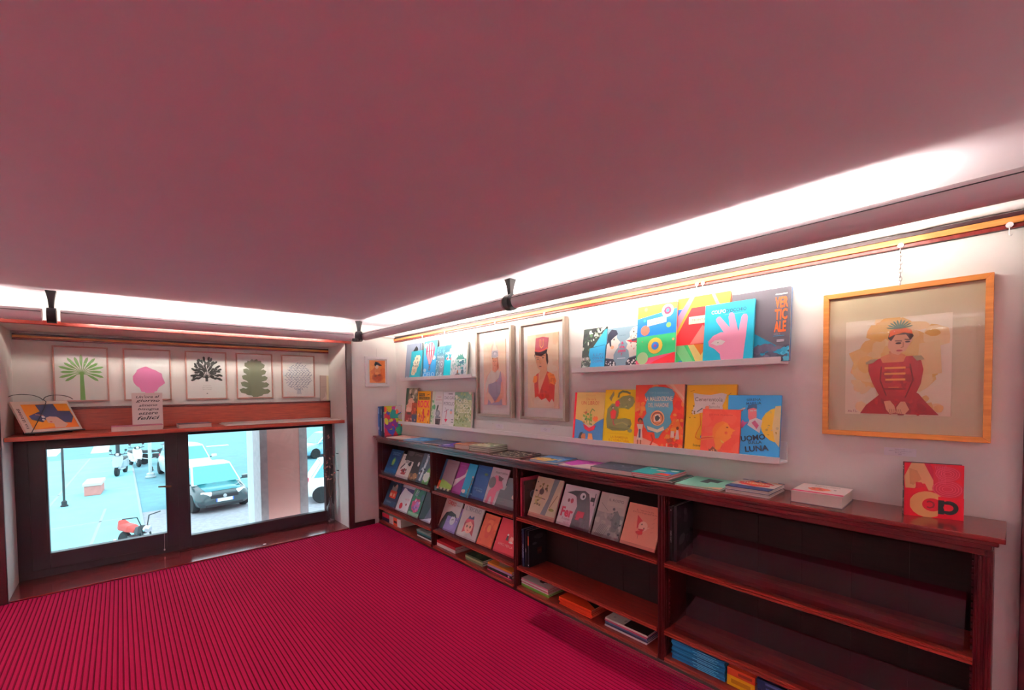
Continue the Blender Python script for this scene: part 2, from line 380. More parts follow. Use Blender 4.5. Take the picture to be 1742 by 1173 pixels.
def bracket(loc, label, rotz=0, extra=False):
    r_ = empty('lamp_bracket', loc, (0, 0, rotz), label, 'bracket', 'black lamp brackets')
    H = ZC - loc[2] - TR * .4
    rings = []
    for t in range(7):
        k = t / 6; s = .013 + .016 * k ** 2.2; z = TR * .4 + H * k
        rings.append([(-s, -s, z), (s, -s, z), (s, s, z), (-s, s, z)])
    MB().loft(rings, M_BLACK).build('post', r_, bevel=.002)
    MB().prism([((TR + .010) * math.sin(k * math.pi / 12), (TR + .010) * math.cos(k * math.pi / 12)) for k in range(24)], 0, -.024, .024, M_BLACK).build('clamp_ring', r_, smooth=True)
    if extra:
        MB().box(-.03, .02, -.105, -.055, -.062, -.030, M_BLACK).build('sensor_box', r_, bevel=.003)
    return r_
bracket((2.535, -.45, TZ), 'black flared bracket between the two lamps of the bookcase wall')
bracket((.22, -2.768, 2.062), 'black flared bracket hanging over the window niche', R(90))
bracket((.205, -.52, TZ - .008), 'black corner bracket where the two lamp runs meet', R(45), True)
bracket((5.0, -.45, TZ), 'black flared bracket past the end of the bookcase')

# ================================================================== bookcase
BX = (0.002, 1.157, 2.331, 3.517, 4.711); YF, YB = -.245, -.004
S1, S2, S0, HT = .560, .190, .040, 1.0
bc = empty('bookcase', (0, 0, 0), label='long low dark mahogany bookcase of four bays', cat='bookcase')
MB().box(.001, 4.760, -.298, YB, .982, HT, M_TOPW).build('top_board', bc, bevel=.003)
c = MB(); c.box(.001, 4.745, -.283, YB, .965, .982, M_MAHOG); c.build('cornice', bc, bevel=.004)
MB().box(.001, 4.730, -.266, YB, .945, .965, M_MAHOG).build('cornice', bc, bevel=.004)
MB().box(.001, 4.714, -.250, -.22, .922, .945, M_MAHOG).build('top_rail', bc, bevel=.003)
for i, x in enumerate(BX):
    hw = .022; x0, x1_ = (x, x + .03) if i == 0 else (x - hw, x + hw)
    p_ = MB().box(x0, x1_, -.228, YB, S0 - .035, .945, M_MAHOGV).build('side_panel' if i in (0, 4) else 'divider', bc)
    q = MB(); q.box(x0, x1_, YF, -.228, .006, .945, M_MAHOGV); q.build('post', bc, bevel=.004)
    for d in (.3, .7):
        xx = x0 + (x1_ - x0) * d; MB().tube([(xx, YF - .001, .05), (xx, YF - .001, .92)], .0055, M_MAHOGV, 8).build('bead', bc)
    for sd in (-1, 1):                      # toothed support strip on the panel
        if (i == 0 and sd < 0) or (i == 4 and sd > 0): continue
        xs = x1_ if sd > 0 else x0; st = MB()
        for k in range(34): st.box(min(xs, xs + sd * .008), max(xs, xs + sd * .008), -.205, -.193, .07 + k * .025, .084 + k * .025, M_MAHOGV)
        st.box(min(xs, xs + sd * .003), max(xs, xs + sd * .003), -.207, -.191, .06, .92, M_MAHOGV); st.build('shelf_strip', bc)
nose = lambda z: [(YB - .012, z - .022), (YF + .004, z - .022), (YF - .004, z - .026), (YF - .010, z - .022), (YF - .010, z - .014), (YF - .004, z - .010), (YF - .009, z - .007), (YF - .009, z - .002), (YF - .004, z), (YB - .012, z)]
for i in range(4):
    x0, x1_ = BX[i] + (.03 if i == 0 else .022), BX[i + 1] - .022
    for z in (S1, S2): MB().prism(nose(z), 0, x0, x1_, M_SHELFW).build('shelf', bc)
    MB().prism(nose(S0), 0, x0, x1_, M_SHELFW).build('bottom_shelf', bc)
    MB().box(x0, x1_, -.0038, -.0008, S0, .945, M_DARKTRIM).build('back_sheet', bc)
    nb = 6; bw = (x1_ - x0) / nb
    for k in range(nb): MB().box(x0 + k * bw + .0005, x0 + (k + 1) * bw - .0005, -.010 - .001 * (k % 2), YB, S0, .945, M_MAHOGIN).build('back_plank', bc)
    MB().box(x0 - .022, x1_ + .022, -.252, -.236, 0, .014, M_DARKTRIM).build('plinth', bc)
# ================================================================== white picture ledges on the wall
def ledge(x0, x1, z0, label):
    r_ = empty('picture_ledge', (x0, 0, z0), label=label, cat='shelf', group='white picture ledges')
    L = x1 - x0
    MB().box(0, L, -.104, -.012, 0, .012, M_WHITE).build('ledge_floor', r_, bevel=.001)
    MB().box(0, L, -.114, -.104, 0, .033, M_WHITE).build('front_lip', r_, bevel=.0015)
    MB().box(0, L, -.012, -.0005, 0, .098, M_WHITE).build('back_plate', r_, bevel=.001)
    for k in range(max(2, int(L / .33))):
        x = .12 + k * (L - .24) / max(1, int(L / .33) - 1); MB().lathe([(.0, -.0135), (.003, -.0132), (.0035, -.0122)], (x, 0, .075), M_STEEL, 8, 'y').build('screw', r_)
    return r_
ledge(.30, 1.63, 1.609, 'short white upper ledge of blue covers near the corner')
ledge(2.776, 4.048, 1.609, 'white upper ledge between the portraits and the large gilt picture')
ledge(.255, 4.048, 1.134, 'longest white ledge just above the bookcase top')
# ================================================================== books
def book(label, w_, h, t, M, cover, art=(), spine=None, spine_art=(), name='book', group=None, cat='book', back=None):
    """closed book; front cover on local -y, spine on local -x, foot at z = 0"""
    r_ = empty(name, label=label, cat=cat, group=group); r_.matrix_world = M
    cm = ink(cover); sm = ink(spine or cover); b = .0022 if t > .007 else .0009
    c = MB(); c.box(-w_ / 2, w_ / 2, 0, b, 0, h, cm); c.box(-w_ / 2, w_ / 2, t - b, t, 0, h, ink(back or spine or cover)); c.build('cover', r_)
    MB().box(-w_ / 2, -w_ / 2 + b, b, t - b, 0, h, sm).build('spine', r_)
    i = .003 if t > .007 else .0008
    MB().box(-w_ / 2 + b, w_ / 2 - i, b, t - b, i, h - i, M_PAGES).build('pages', r_)
    if art: draw(art, w_, h, lambda x, y, k: (x - w_ / 2, -.0002 - k, y), 'cover_print', r_)
    if spine_art: draw(spine_art, t, h, lambda x, y, k: (-w_ / 2 - .0002 - k, t - x, y), 'spine_print', r_)
    return r_
def lean(label, xc, w_, zt, zf, yb, yt, cover, art=(), t=.012, **k):
    """a book standing on a shelf at height zf, leaning back from y = yb to y = yt at its top zt (front cover)"""
    a = math.atan2(yt - yb, zt - zf); h = math.hypot(yt - yb, zt - zf) - t * math.sin(a)
    M = Matrix.Translation((xc, yb, zf + t * math.sin(a) + .0006)) @ Matrix.Rotation(k.pop('roll', 0), 4, 'Y') @ Matrix.Rotation(-a, 4, 'X')
    return book(label, w_, h, t, M, cover, art, **k)
def flat(label, cx, cy, w_, h, t, z, yaw, cover, art=(), **k):
    """a book lying face up, its head towards the wall"""
    M = Matrix.Translation((cx, cy, z + t + .0004)) @ Matrix.Rotation(R(yaw), 4, 'Z') @ Matrix.Translation((0, -h / 2, 0)) @ Matrix.Rotation(-math.pi / 2, 4, 'X')
    return book(label, w_, h, t, M, cover, art, **k)
def side(label, x0, y0, w_, h, t, z, cover, art=(), yaw=90, **k):
    """a book standing with its spine to the room (-y) and its front cover facing +x; x0 is the cover face, y0 the spine"""
    M = Matrix.Translation((x0, y0, z + .0005)) @ Matrix.Rotation(R(yaw), 4, 'Z') @ Matrix.Translation((w_ / 2, 0, 0))
    return book(label, w_, h, t, M, cover, art, **k)
def stack(items, x0, x1, z, y0=-.222, dep=.19, group=None):
    """books lying in a pile with spines to the room, from the bottom up; items: (label, thickness, colour, [top art], [spine art])"""
    rnd = random.Random(int(x0 * 1000)); cx = (x0 + x1) / 2
    for it in items:
        lab, t, colr = it[:3]; dx = rnd.uniform(-.004, .004); dy = rnd.uniform(0, .006)
        flat(lab, cx + dx, y0 + dy + dep / 2, dep, (x1 - x0), t, z, 90 + rnd.uniform(-.8, .8), colr, it[3] if len(it) > 3 else (), spine_art=it[4] if len(it) > 4 else (), group=group)
        z += t + .0006
    return z
UL, LL = 1.6215, 1.1465       # ledge floors
def led(label, xc, w_, zt, zf, cover, art=(), t=.012, lay=0, **k):
    """on a wall ledge; lay counts the books behind it"""
    o = lay * .016
    return lean(label, xc, w_, zt, zf, -.064 - o, -.0145 - t - o, cover, art, t, **k)
G1, G2, G3, G4 = 'books on the short upper ledge', 'books on the long ledge near the corner', 'books on the wide upper ledge', 'books on the long ledge beside the portraits'
# ---- short upper ledge
led('grey-blue cover with a slim woman in a dark dress and pointed hat', .485, .318, 2.008, UL, '#7d8798', [
    ('p', [(.52, .62), (.44, .5), (.36, .36), (.38, .26), (.33, 0), (.44, 0), (.5, .26), (.6, .36), (.64, .52)], '#2c2f48'), ('e', .62, .66, .05, .05, '#d9a59a'), ('p', [(.45, .77), (.55, .70), (.60, .72), (.80, .80), (.78, .86), (.66, .92), (.57, .86)], '#14131a'),
    ('r', .9, .35, .96, .97, '#59637a'), ('t', 'M . S', .25, .06, .3, .04, '#dfe3ea')], group=G1)
led('teal cover with a cream speech cloud in front of the grey-blue cover', .572, .235, 1.922, UL, '#1f9fae', [
    ('b', .62, .72, .26, .17, '#efe6c6', 3), ('b', .52, .55, .27, .2, '#efe6c6', 5), ('b', .42, .36, .25, .2, '#efe6c6', 8), ('b', .32, .24, .19, .15, '#efe6c6', 9),
    ('t', 'E', .60, .72, .16, .07, '#39424a'), ('t', 'LI', .54, .58, .3, .08, '#39424a'), ('t', 'NEI', .5, .46, .42, .08, '#39424a'), ('s', 14, 3, (.25, .18, .5, .38), .02, .045, ['#c9bd97', '#d9cda9']), ('r', .2, .01, .62, .05, '#e58a4a')], lay=1, group=G1)
led('sky blue cover titled CIELO with a striped hot-air balloon', .827, .247, 2.009, UL, '#38a6e0', [
    ('r', 0, .5, 1, 1, '#43aee6'), ('b', .17, .88, .12, .1, '#e8d9e6', 2), ('b', .82, .54, .13, .09, '#eaf4fb', 4), ('b', .16, .22, .11, .08, '#c8e6f6', 6),
    ('e', .52, .74, .34, .34, '#c03c56'), ('p', [(.20, .66), (.84, .66), (.60, .36), (.46, .36)], '#c03c56'),
    ('p', [(.30, .90), (.38, .94), (.40, .60), (.47, .38), (.45, .38), (.30, .62)], '#f3e3e6'), ('p', [(.46, .955), (.56, .955), (.56, .6), (.54, .38), (.50, .38), (.48, .6)], '#f3e3e6'), ('p', [(.66, .94), (.74, .90), (.74, .62), (.59, .38), (.57, .38), (.66, .6)], '#f3e3e6'),
    ('l', [(.20, .72), (.84, .73)], .02, '#4a2134'), ('r', .47, .26, .59, .34, '#7e6f80'), ('l', [(.47, .26), (.47, .22), (.59, .22), (.59, .27)], .05, '#6e7f9a'),
    ('t', 'CIELO', .5, .10, .84, .12, '#c8ecfb', 0, .01)], spine='#1d2b3c', group=G1)
led('narrow teal and grey cover with a mandala pattern', 1.022, .147, 1.935, UL, '#5f93a6', [
    ('r', 0, .74, 1, 1, '#3d8aa0'), ('s', 26, 4, (0, .74, 1, 1), .04, .1, ['#2f6f86', '#5fb0bd', '#7fbccb']), ('t', 'TINGAL', .5, .66, .9, .07, '#dfeef2', 0, .01), ('r', .42, 0, 1, .62, '#8b93a0'),
    ('e', .72, .42, .25, .25, '#b9c2ca'), ('e', .72, .42, .17, .17, '#7c8794'), ('e', .72, .42, .09, .09, '#ccd5da'), ('s', 30, 6, (0, 0, 1, .2), .03, .08, ['#e6f2f6', '#3f6d7d', '#b8d4dd']), ('s', 18, 9, (0, .2, .4, .6), .03, .07, ['#8fc3d1', '#cfe6ec', '#4b8396'])], group=G1)
led('bright cyan cover with white ballooning flowers', 1.164, .128, 1.938, UL, '#08cfe0', [
    ('r', 0, .80, 1, 1, '#2a7d90'), ('r', 0, .56, 1, .80, '#1a9db0'), ('t', 'NIM', .42, .74, .7, .1, '#ffffff', 0, .01), ('e', .82, .80, .22, .22, '#ffffff'), ('s', 12, 3, (.1, .5, 1, .64), .07, .14, ['#ffffff', '#e4fbff', '#e85f6a']), ('l', [(0, .02), (1, .04)], .03, '#0a6f84')], group=G1)
led('white cover of a misty green island among clouds', 1.348, .255, 1.945, UL, '#e9f3f4', [
    ('s', 20, 2, (.05, .78, .95, .95), .02, .05, ['#c6dfdf', '#b5d6d4', '#d8ecea']), ('t', 'atlante', .55, .86, .6, .1, '#a9cdca'), ('e', .55, .66, .3, .16, '#ffffff'), ('p', [(.3, .5), (.45, .6), (.5, .66), (.55, .6), (.6, .67), (.66, .62), (.72, .68), (.78, .58), (.9, .5)], '#3f8f86'),
    ('s', 40, 12, (.1, .22, .95, .5), .03, .09, ['#4aa79c', '#7cc4bd', '#e6f5f4', '#2f7d86', '#b9dfdc']), ('r', .45, .48, .85, .50, '#eef8f8'), ('e', .70, .41, .16, .05, '#2d6a7e'), ('s', 30, 22, (0, .05, 1, .3), .03, .08, ['#ffffff', '#d9edf0', '#a5ccd2', '#ffffff']),
    ('p', [(.3, .06), (.42, .10), (.46, .18), (.50, .18), (.54, .10), (.66, .06)], '#2b2730'), ('r', .46, .12, .51, .2, '#b8683a'), ('b', .78, .14, .09, .09, '#33505e', 7)], spine='#4f6b62', t=.02, group=G1)
# ---- long ledge, corner end
led('dark green and brown cover with a crowded railway carriage scene', .435, .27, 1.528, LL, '#6b4a3c', [
    ('p', [(0, 1), (.22, 1), (.14, .5), (0, .3)], '#20452e'), ('r', .22, .62, 1, 1, '#8c7f63'), ('s', 22, 5, (.25, .62, 1, .98), .05, .1, ['#d9c8b0', '#3a332c', '#a5967a', '#6b5a44']), ('b', .45, .60, .24, .16, '#e8b49c', 2), ('b', .36, .46, .26, .18, '#e2a58e', 3), ('b', .3, .36, .22, .14, '#efc4b2', 8),
    ('r', .55, .28, 1, .58, '#a53a22'), ('s', 12, 8, (.55, .28, 1, .6), .04, .09, ['#c7563a', '#7d2a1a', '#5a2a22']), ('r', .08, .02, .55, .32, '#7a2830'), ('r', .2, .24, .5, .30, '#1f2f24'), ('r', .6, .02, 1, .24, '#2f3c5a'), ('s', 10, 4, (.1, .02, .9, .12), .03, .06, ['#d98a6a', '#e9a08a'])], spine='#20402e', group=G2)
led('amber cover with ROCK in huge pink letters', .695, .262, 1.493, LL, '#f2a516', [
    ('r', .1, .845, .55, .93, '#2b2218'), ('t', 'STORIA', .32, .888, .4, .045, '#f2a516', 0, .01), ('r', .1, .745, .92, .825, '#2b2218'), ('t', 'ILLUSTRATA DEL', .51, .785, .76, .05, '#f2a516', 0, .01), ('t', 'ROCK', .5, .61, .9, .22, '#ee2457', 0, .03),
    ('l', [(.72, .88), (.9, .91)], .03, '#7a4a12'), ('s', 34, 7, (.08, .04, .92, .46), .03, .075, ['#e2453a', '#f6c860', '#b65a24', '#f08a50', '#f7dcc0', '#d8324a']), ('l', [(.52, .45), (.55, .22), (.52, .1)], .09, '#e0264e')], t=.02, lay=0, group=G2)
led('pale cover with a bird perched on a lamp beside green stripes', .949, .2, 1.490, LL, '#efeee8', [
    ('r', 0, 0, .28, 1, '#dfe9d4'), ('s', 16, 4, (0, .05, .25, .7), .08, .14, ['#8fca84', '#b9dfa8', '#5fae72', '#e4f1da']), ('t', 'mani\ndi terra', .66, .80, .56, .13, '#d07b86'), ('l', [(.36, .66), (.92, .66)], .012, '#a9a59c'),
    ('p', [(.52, .58), (.62, .62), (.66, .58), (.62, .50), (.52, .40), (.48, .32), (.44, .40)], '#3c4038'), ('e', .62, .36, .21, .17, '#8d9198'), ('e', .62, .36, .13, .1, '#b3b8bc'), ('r', .42, .22, .9, .27, '#7d8087'), ('p', [(.42, .21), (.92, .21), (.86, .02), (.46, .02)], '#4d3a40'), ('p', [(.5, .02), (.78, .02), (.74, .16), (.54, .16)], '#2a1f24')], group=G2)
led('white cover titled CIAO CIAO PETROLIO with a pink dart', 1.160, .212, 1.484, LL, '#f4f5f6', [
    ('r', .4, .93, .75, .95, '#595d66'), ('t', 'CIAO CIAO', .5, .83, .86, .09, '#5c6068'), ('t', 'PETROLIO', .5, .66, .86, .1, '#5c6068'), ('l', [(.35, .47), (.33, .2)], .04, '#d8446e'), ('l', [(.18, .42), (.5, .5)], .025, '#9a5a74'), ('p', [(.2, .22), (.48, .22), (.34, .12)], '#e02a5a'),
    ('l', [(.22, .55), (.36, .46)], .02, '#8a8f98'), ('e', .72, .42, .09, .09, '#f2b9a0'), ('r', .64, .45, .8, .50, '#a9c3d8'), ('t', 'MANUALE', .35, .05, .5, .03, '#8d929a'), ('r', .78, .2, .95, .22, '#4d5560'), ('r', .78, .13, .95, .15, '#4d5560')], group=G2)
led('thick leafy green cover with rows of cut-out letters', 1.402, .27, 1.482, LL, '#b9c79a', [
    ('r', 0, .78, 1, 1, '#7fa68a'), ('s', 50, 3, (0, .2, 1, 1), .03, .1, ['#5f8f6e', '#e9ecd8', '#a8b878', '#d5dcae', '#86a06a']), ('t', 'QUEL\nPOCO\nFRESCO', .52, .62, .8, .4, '#eef0dc', 0, .02), ('s', 40, 13, (0, 0, 1, .5), .02, .06, ['#8e9a4e', '#eef0d6', '#c8d09a', '#6e7f3e']), ('t', 'DE VITIS', .45, .2, .76, .06, '#6d7a42'), ('r', 0, 0, 1, .05, '#a7b276')], spine='#c9cfd0', t=.024, group=G2)
# ---- wide upper ledge
led('black and white jungle cover with a turquoise bag', 2.915, .198, 1.905, UL, '#2d3a34', [
    ('s', 60, 3, (0, .2, 1, 1), .04, .1, ['#e9ece6', '#9fb49a', '#20282a', '#5f8a60', '#c9d3c6', '#16191c']), ('s', 26, 5, (0, 0, .35, .3), .05, .1, ['#e4e6e0', '#3a4440', '#8fa08c']),
    ('p', [(.32, .52), (.98, .58), (.98, .06), (.86, 0), (.35, 0), (.42, .2), (.30, .36)], '#3fbdf0'), ('p', [(.46, .54), (.9, .93), (1, .95), (1, .58)], '#45c3f2'), ('l', [(.42, .54), (.95, .58)], .012, '#1d6f96'), ('t', 'IL LUPO\nCON LA\nDOPPIA', .7, .28, .44, .22, '#5a62b0')], spine='#e9efef', lay=0, group=G3)
led('slate cover of two faces in profile titled A che pensi?', 3.130, .228, 1.888, UL, '#86a6b4', [
    ('p', [(0, .28), (.02, .7), (.08, .88), (.3, .90), (.34, .74), (.46, .64), (.4, .58), (.4, .52), (.32, .44), (.26, .34), (.27, .24)], '#f3ece2'), ('p', [(0, .6), (.02, .86), (.14, .97), (.3, .94), (.36, .84), (.22, .76), (.14, .70), (.16, .58), (.22, .5), (.12, .56), (.08, .66)], '#1a1f33'), ('e', .2, .53, .06, .05, '#f4b98c'), ('e', .24, .72, .018, .03, '#1a1f33'),
    ('p', [(1, .30), (.78, .26), (.74, .42), (.66, .48), (.70, .58), (.62, .66), (.76, .74), (.74, .86), (.84, .96), (1, .98)], '#f0efe2'), ('s', 24, 7, (.76, .42, 1, .94), .012, .03, ['#3c4034', '#8a8f5a', '#e2736a', '#f4f4ea']), ('p', [(.64, .66), (1, .70), (1, .60), (.78, .62)], '#c32a3a'), ('p', [(.8, .68), (1, .7), (1, .64), (.84, .63)], '#3c2a44'),
    ('p', [(0, 0), (0, .26), (.26, .24), (.36, .14), (.36, 0)], '#1b1d2c'), ('s', 18, 3, (.02, .02, .32, .22), .015, .04, ['#f2f2ee']), ('p', [(1, 0), (1, .28), (.76, .24), (.68, .14), (.7, 0)], '#1b1d2c'), ('s', 16, 5, (.72, .02, 1, .22), .015, .04, ['#f2f2ee']),
    ('t', 'A\nche\npensi\n?', .53, .48, .24, .34, '#d92c5c', 0, .02), ('r', .4, .24, .66, .26, '#dfeaf0'), ('t', 'Laurent', .52, .8, .2, .03, '#51707e')], spine='#707f88', t=.016, group=G3)
led('geometric cover of coloured bands, circles and a white title card', 3.379, .25, 1.990, UL, '#2fb56c', [
    ('p', [(0, .80), (1, .90), (1, 1), (0, 1)], '#fcc93c'), ('p', [(0, .50), (1, .52), (1, .90), (0, .80)], '#0a7fd2'), ('p', [(0, .12), (1, .22), (1, 0), (0, 0)], '#ee5f86'), ('p', [(.24, 0), (.5, .10), (1, .22), (1, 0)], '#e8303e'), ('e', .22, .94, .045, .045, '#f0a06a'), ('e', .78, .88, .15, .15, '#fff2d6'), ('e', .78, .88, .09, .09, '#e0355a'), ('e', .78, .88, .04, .04, '#3b7fd0'),
    ('e', .22, .60, .12, .12, '#f0826a'), ('e', .20, .76, .035, .035, '#2fb6dc'), ('e', .82, .65, .06, .06, '#8fdc6a'), ('p', [(.27, .66), (.27, .765), (.76, .80), (.76, .70)], '#f8f2e6'), ('t', 'ATLANTE', .52, .755, .3, .026, '#7a7a70', .07), ('t', 'GEO GRAFICO', .52, .71, .36, .026, '#7a7a70', .07),
    ('e', .50, .34, .19, .19, '#fde05a'), ('e', .50, .34, .095, .095, '#3c8ad8'), ('e', .50, .34, .035, .035, '#c0458a'), ('e', .18, .15, .15, .15, '#b9e8a8'), ('e', .95, .42, .03, .03, '#f4c88a'), ('e', .16, .42, .02, .02, '#8a9f6a')], spine='#c03a4a', t=.018, lay=1, group=G3)
led('red mountain cover of tall triangles titled MONTAGNE', 3.645, .288, 2.002, UL, '#e9282f', [
    ('p', [(0, .84), (1, .84), (1, 1), (0, 1)], '#fbbb2c'), ('p', [(0, .6), (.2, .84), (0, .84)], '#1560b8'), ('p', [(.72, .84), (1, .84), (1, .6), (.86, .6)], '#1560b8'), ('p', [(0, .5), (.34, 1), (.24, 1), (0, .72)], '#ee7a92'), ('p', [(0, .44), (.38, .97), (.34, 1), (0, .52)], '#ff9a2a'), ('p', [(.62, 1), (.72, 1), (1, .54), (1, .46)], '#ee7a92'), ('p', [(.62, 1), (.66, 1), (1, .44), (1, .36)], '#ff9a2a'),
    ('p', [(0, .3), (1, .3), (1, 0), (0, 0)], '#3cb567'), ('p', [(.16, .3), (.4, 0), (.2, 0), (0, .22), (0, .3)], '#7fd58a'), ('p', [(.24, .30), (.78, .30), (.52, 0), (.44, 0)], '#fde78c'), ('p', [(.36, .30), (.64, .30), (.5, .14)], '#f28a2c'), ('p', [(.28, .31), (.74, .31), (.52, .58)], '#ef8478'), ('r', .24, .60, .8, .71, '#fbf1cf'), ('t', 'MONTAGNE', .52, .655, .42, .03, '#8a7a52'), ('e', .1, .04, .05, .05, '#1579b8')], spine='#ef8a5a', t=.016, group=G3)
led("turquoise cover titled COLPO D'OCCHIO with a pink hand ringing an eye", 3.795, .247, 1.937, UL, '#1cb4cf', [
    ('t', 'COLPO', .29, .865, .30, .065, '#f4fbfb', 0, .02), ('t', "D'OCCHIO", .645, .865, .40, .06, '#08385e', 0, .015), ('t', 'HERVE TULLET', .3, .93, .3, .022, '#0f7f98'), ('r', .42, .80, .84, .808, '#7fdbe6'),
    ('p', [(.40, 0), (.82, 0), (.84, .25), (.86, .42), (.80, .50), (.52, .50), (.36, .52), (.2, .47), (.1, .38), (.12, .30), (.24, .25), (.36, .16)], '#f5a8c6'),
    ('p', [(.46, .46), (.26, .70), (.24, .74), (.28, .78), (.33, .78), (.60, .52), (.62, .44)], '#f5a8c6'), ('p', [(.56, .48), (.50, .76), (.52, .82), (.57, .83), (.61, .80), (.72, .48)], '#f5a8c6'), ('p', [(.70, .46), (.76, .74), (.80, .78), (.86, .77), (.88, .72), (.86, .40)], '#f5a8c6'),
    ('p', [(.16, .345), (.24, .39), (.36, .40), (.46, .36), (.40, .31), (.28, .30)], '#fdfaf6'), ('e', .31, .35, .012, .012, '#7fae8a')], spine='#1790a8', t=.014, lay=2, group=G3)
led('charcoal cover titled VERTICALE in orange letters', 3.934, .268, 1.975, UL, '#4a454e', [
    ('p', [(.3, .3), (.42, .40), (.9, .16), (1, .14), (1, 0), (.3, 0)], '#1f8fae'), ('s', 40, 4, (.3, .02, 1, .2), .03, .09, ['#453f52', '#5d5668', '#2f2c3c', '#4f4a5e']), ('s', 16, 9, (.9, .02, 1, .18), .02, .05, ['#3a9fc0', '#5fc0d8']),
    ('t', 'VER', .86, .80, .21, .15, '#ff6a2c', 0, .03), ('t', 'TIC', .855, .635, .20, .15, '#ff6a2c', 0, .03), ('t', 'ALE', .845, .47, .19, .15, '#ff6a2c', 0, .03), ('r', .76, .905, .95, .92, '#eeeaf0'), ('t', 'storie di', .8, .37, .1, .02, '#9a94a4'), ('r', .74, .34, .92, .347, '#3f9ec2'), ('r', .80, .28, .92, .292, '#efeaf0'), ('r', .80, .262, .92, .274, '#efeaf0')], spine='#38343c', back='#5f86b8', t=.022, lay=0, group=G3)
# ---- long ledge beside the portraits
led('blue and cream cover of plants growing from an open red book', 2.864, .256, 1.476, LL, '#f6d57c', [
    ('p', [(.06, .44), (.3, .40), (.55, .26), (.8, .40), (1, .48), (1, 0), (.06, 0)], '#4a86bd'), ('r', 0, 0, .065, 1, '#e3132f'), ('p', [(.28, .46), (.54, .28), (.84, .48), (.70, .52), (.54, .40), (.40, .52)], '#f5e4a0'), ('p', [(.34, .34), (.55, .29), (.76, .33), (.72, .24), (.56, .19), (.40, .24)], '#d8203c'), ('p', [(.34, .36), (.55, .30), (.76, .35), (.55, .27)], '#f7efe0'),
    ('s', 26, 3, (.34, .34, .62, .62), .015, .045, ['#6fa03a', '#8fb84a', '#4c8a3a', '#c9a24a']), ('l', [(.56, .34), (.56, .58), (.62, .66), (.70, .62)], .022, '#5f9a3c'), ('l', [(.46, .36), (.42, .56), (.44, .64)], .014, '#7aa84a'), ('b', .74, .46, .09, .07, '#ef7a3a', 3), ('e', .42, .58, .04, .035, '#c86a3a'),
    ('t', "Che cos'è", .56, .86, .32, .05, '#d46a2c'), ('t', 'UN LIBRO?', .54, .78, .58, .075, '#d4542a', 0, .005), ('t', 'Fiammetta', .55, .945, .32, .016, '#c88a4a'), ('p', [(.24, .03), (.3, .14), (.44, .15), (.46, .05), (.36, .02)], '#e08a5c'), ('p', [(.2, .02), (.26, .16), (.36, .18), (.30, .08), (.34, .02)], '#1d2030'), ('p', [(.52, 0), (.54, .16), (.66, .16), (.72, 0)], '#ef9a5a')], spine='#e3132f', group=G4)
led('yellow cover with a coiled olive dragon titled LA BAMBINA', 3.112, .234, 1.492, LL, '#fdd915', [
    ('p', [(.14, .84), (.22, .78), (.24, .84), (.30, .90), (.28, .98), (.20, .90)], '#8a8350'), ('l', [(.44, .86), (.46, .93), (.56, .97), (.70, .96), (.80, .93)], .055, '#6a6a3c'), ('p', [(.40, .80), (.58, .88), (.80, .90), (.92, .86), (.96, .78), (.90, .70), (.78, .64), (.66, .66), (.50, .66), (.34, .62), (.3, .7)], '#77763f'),
    ('e', .30, .58, .18, .24, '#77763f'), ('p', [(.1, .64), (.24, .74), (.42, .72), (.40, .58), (.44, .46), (.70, .48), (.86, .46), (.90, .38), (.86, .30), (.70, .25), (.30, .24), (.12, .28), (.08, .44)], '#77763f'), ('l', [(.40, .36), (.62, .40), (.82, .34)], .035, '#a49c58'), ('l', [(.2, .3), (.5, .28), (.8, .28)], .03, '#5a5a2e'), ('b', .86, .26, .07, .05, '#8a8350', 3),
    ('e', .80, .82, .035, .035, '#f2eec8'), ('e', .81, .82, .016, .018, '#2a2418'), ('s', 10, 4, (.44, .66, .78, .84), .018, .03, ['#a8a060', '#5a5a2e', '#c4b870']), ('b', .42, .74, .07, .09, '#e2304a', 5), ('p', [(.20, .58), (.30, .64), (.40, .60), (.38, .46), (.24, .46)], '#e43a3a'), ('e', .28, .67, .05, .05, '#2c1d18'), ('e', .29, .66, .03, .032, '#f6dcc0'), ('l', [(.30, .46), (.33, .36), (.38, .34)], .025, '#d8586a'), ('e', .82, .34, .04, .02, '#3a3a20'),
    ('t', 'LA BAMBINA', .54, .125, .56, .045, '#e2a40c', 0, .01), ('t', "& L'ARMATURA", .53, .07, .66, .045, '#e2a40c', 0, .01), ('l', [(.16, .19), (.84, .19)], .006, '#ddb020')], spine='#e8b80c', group=G4)
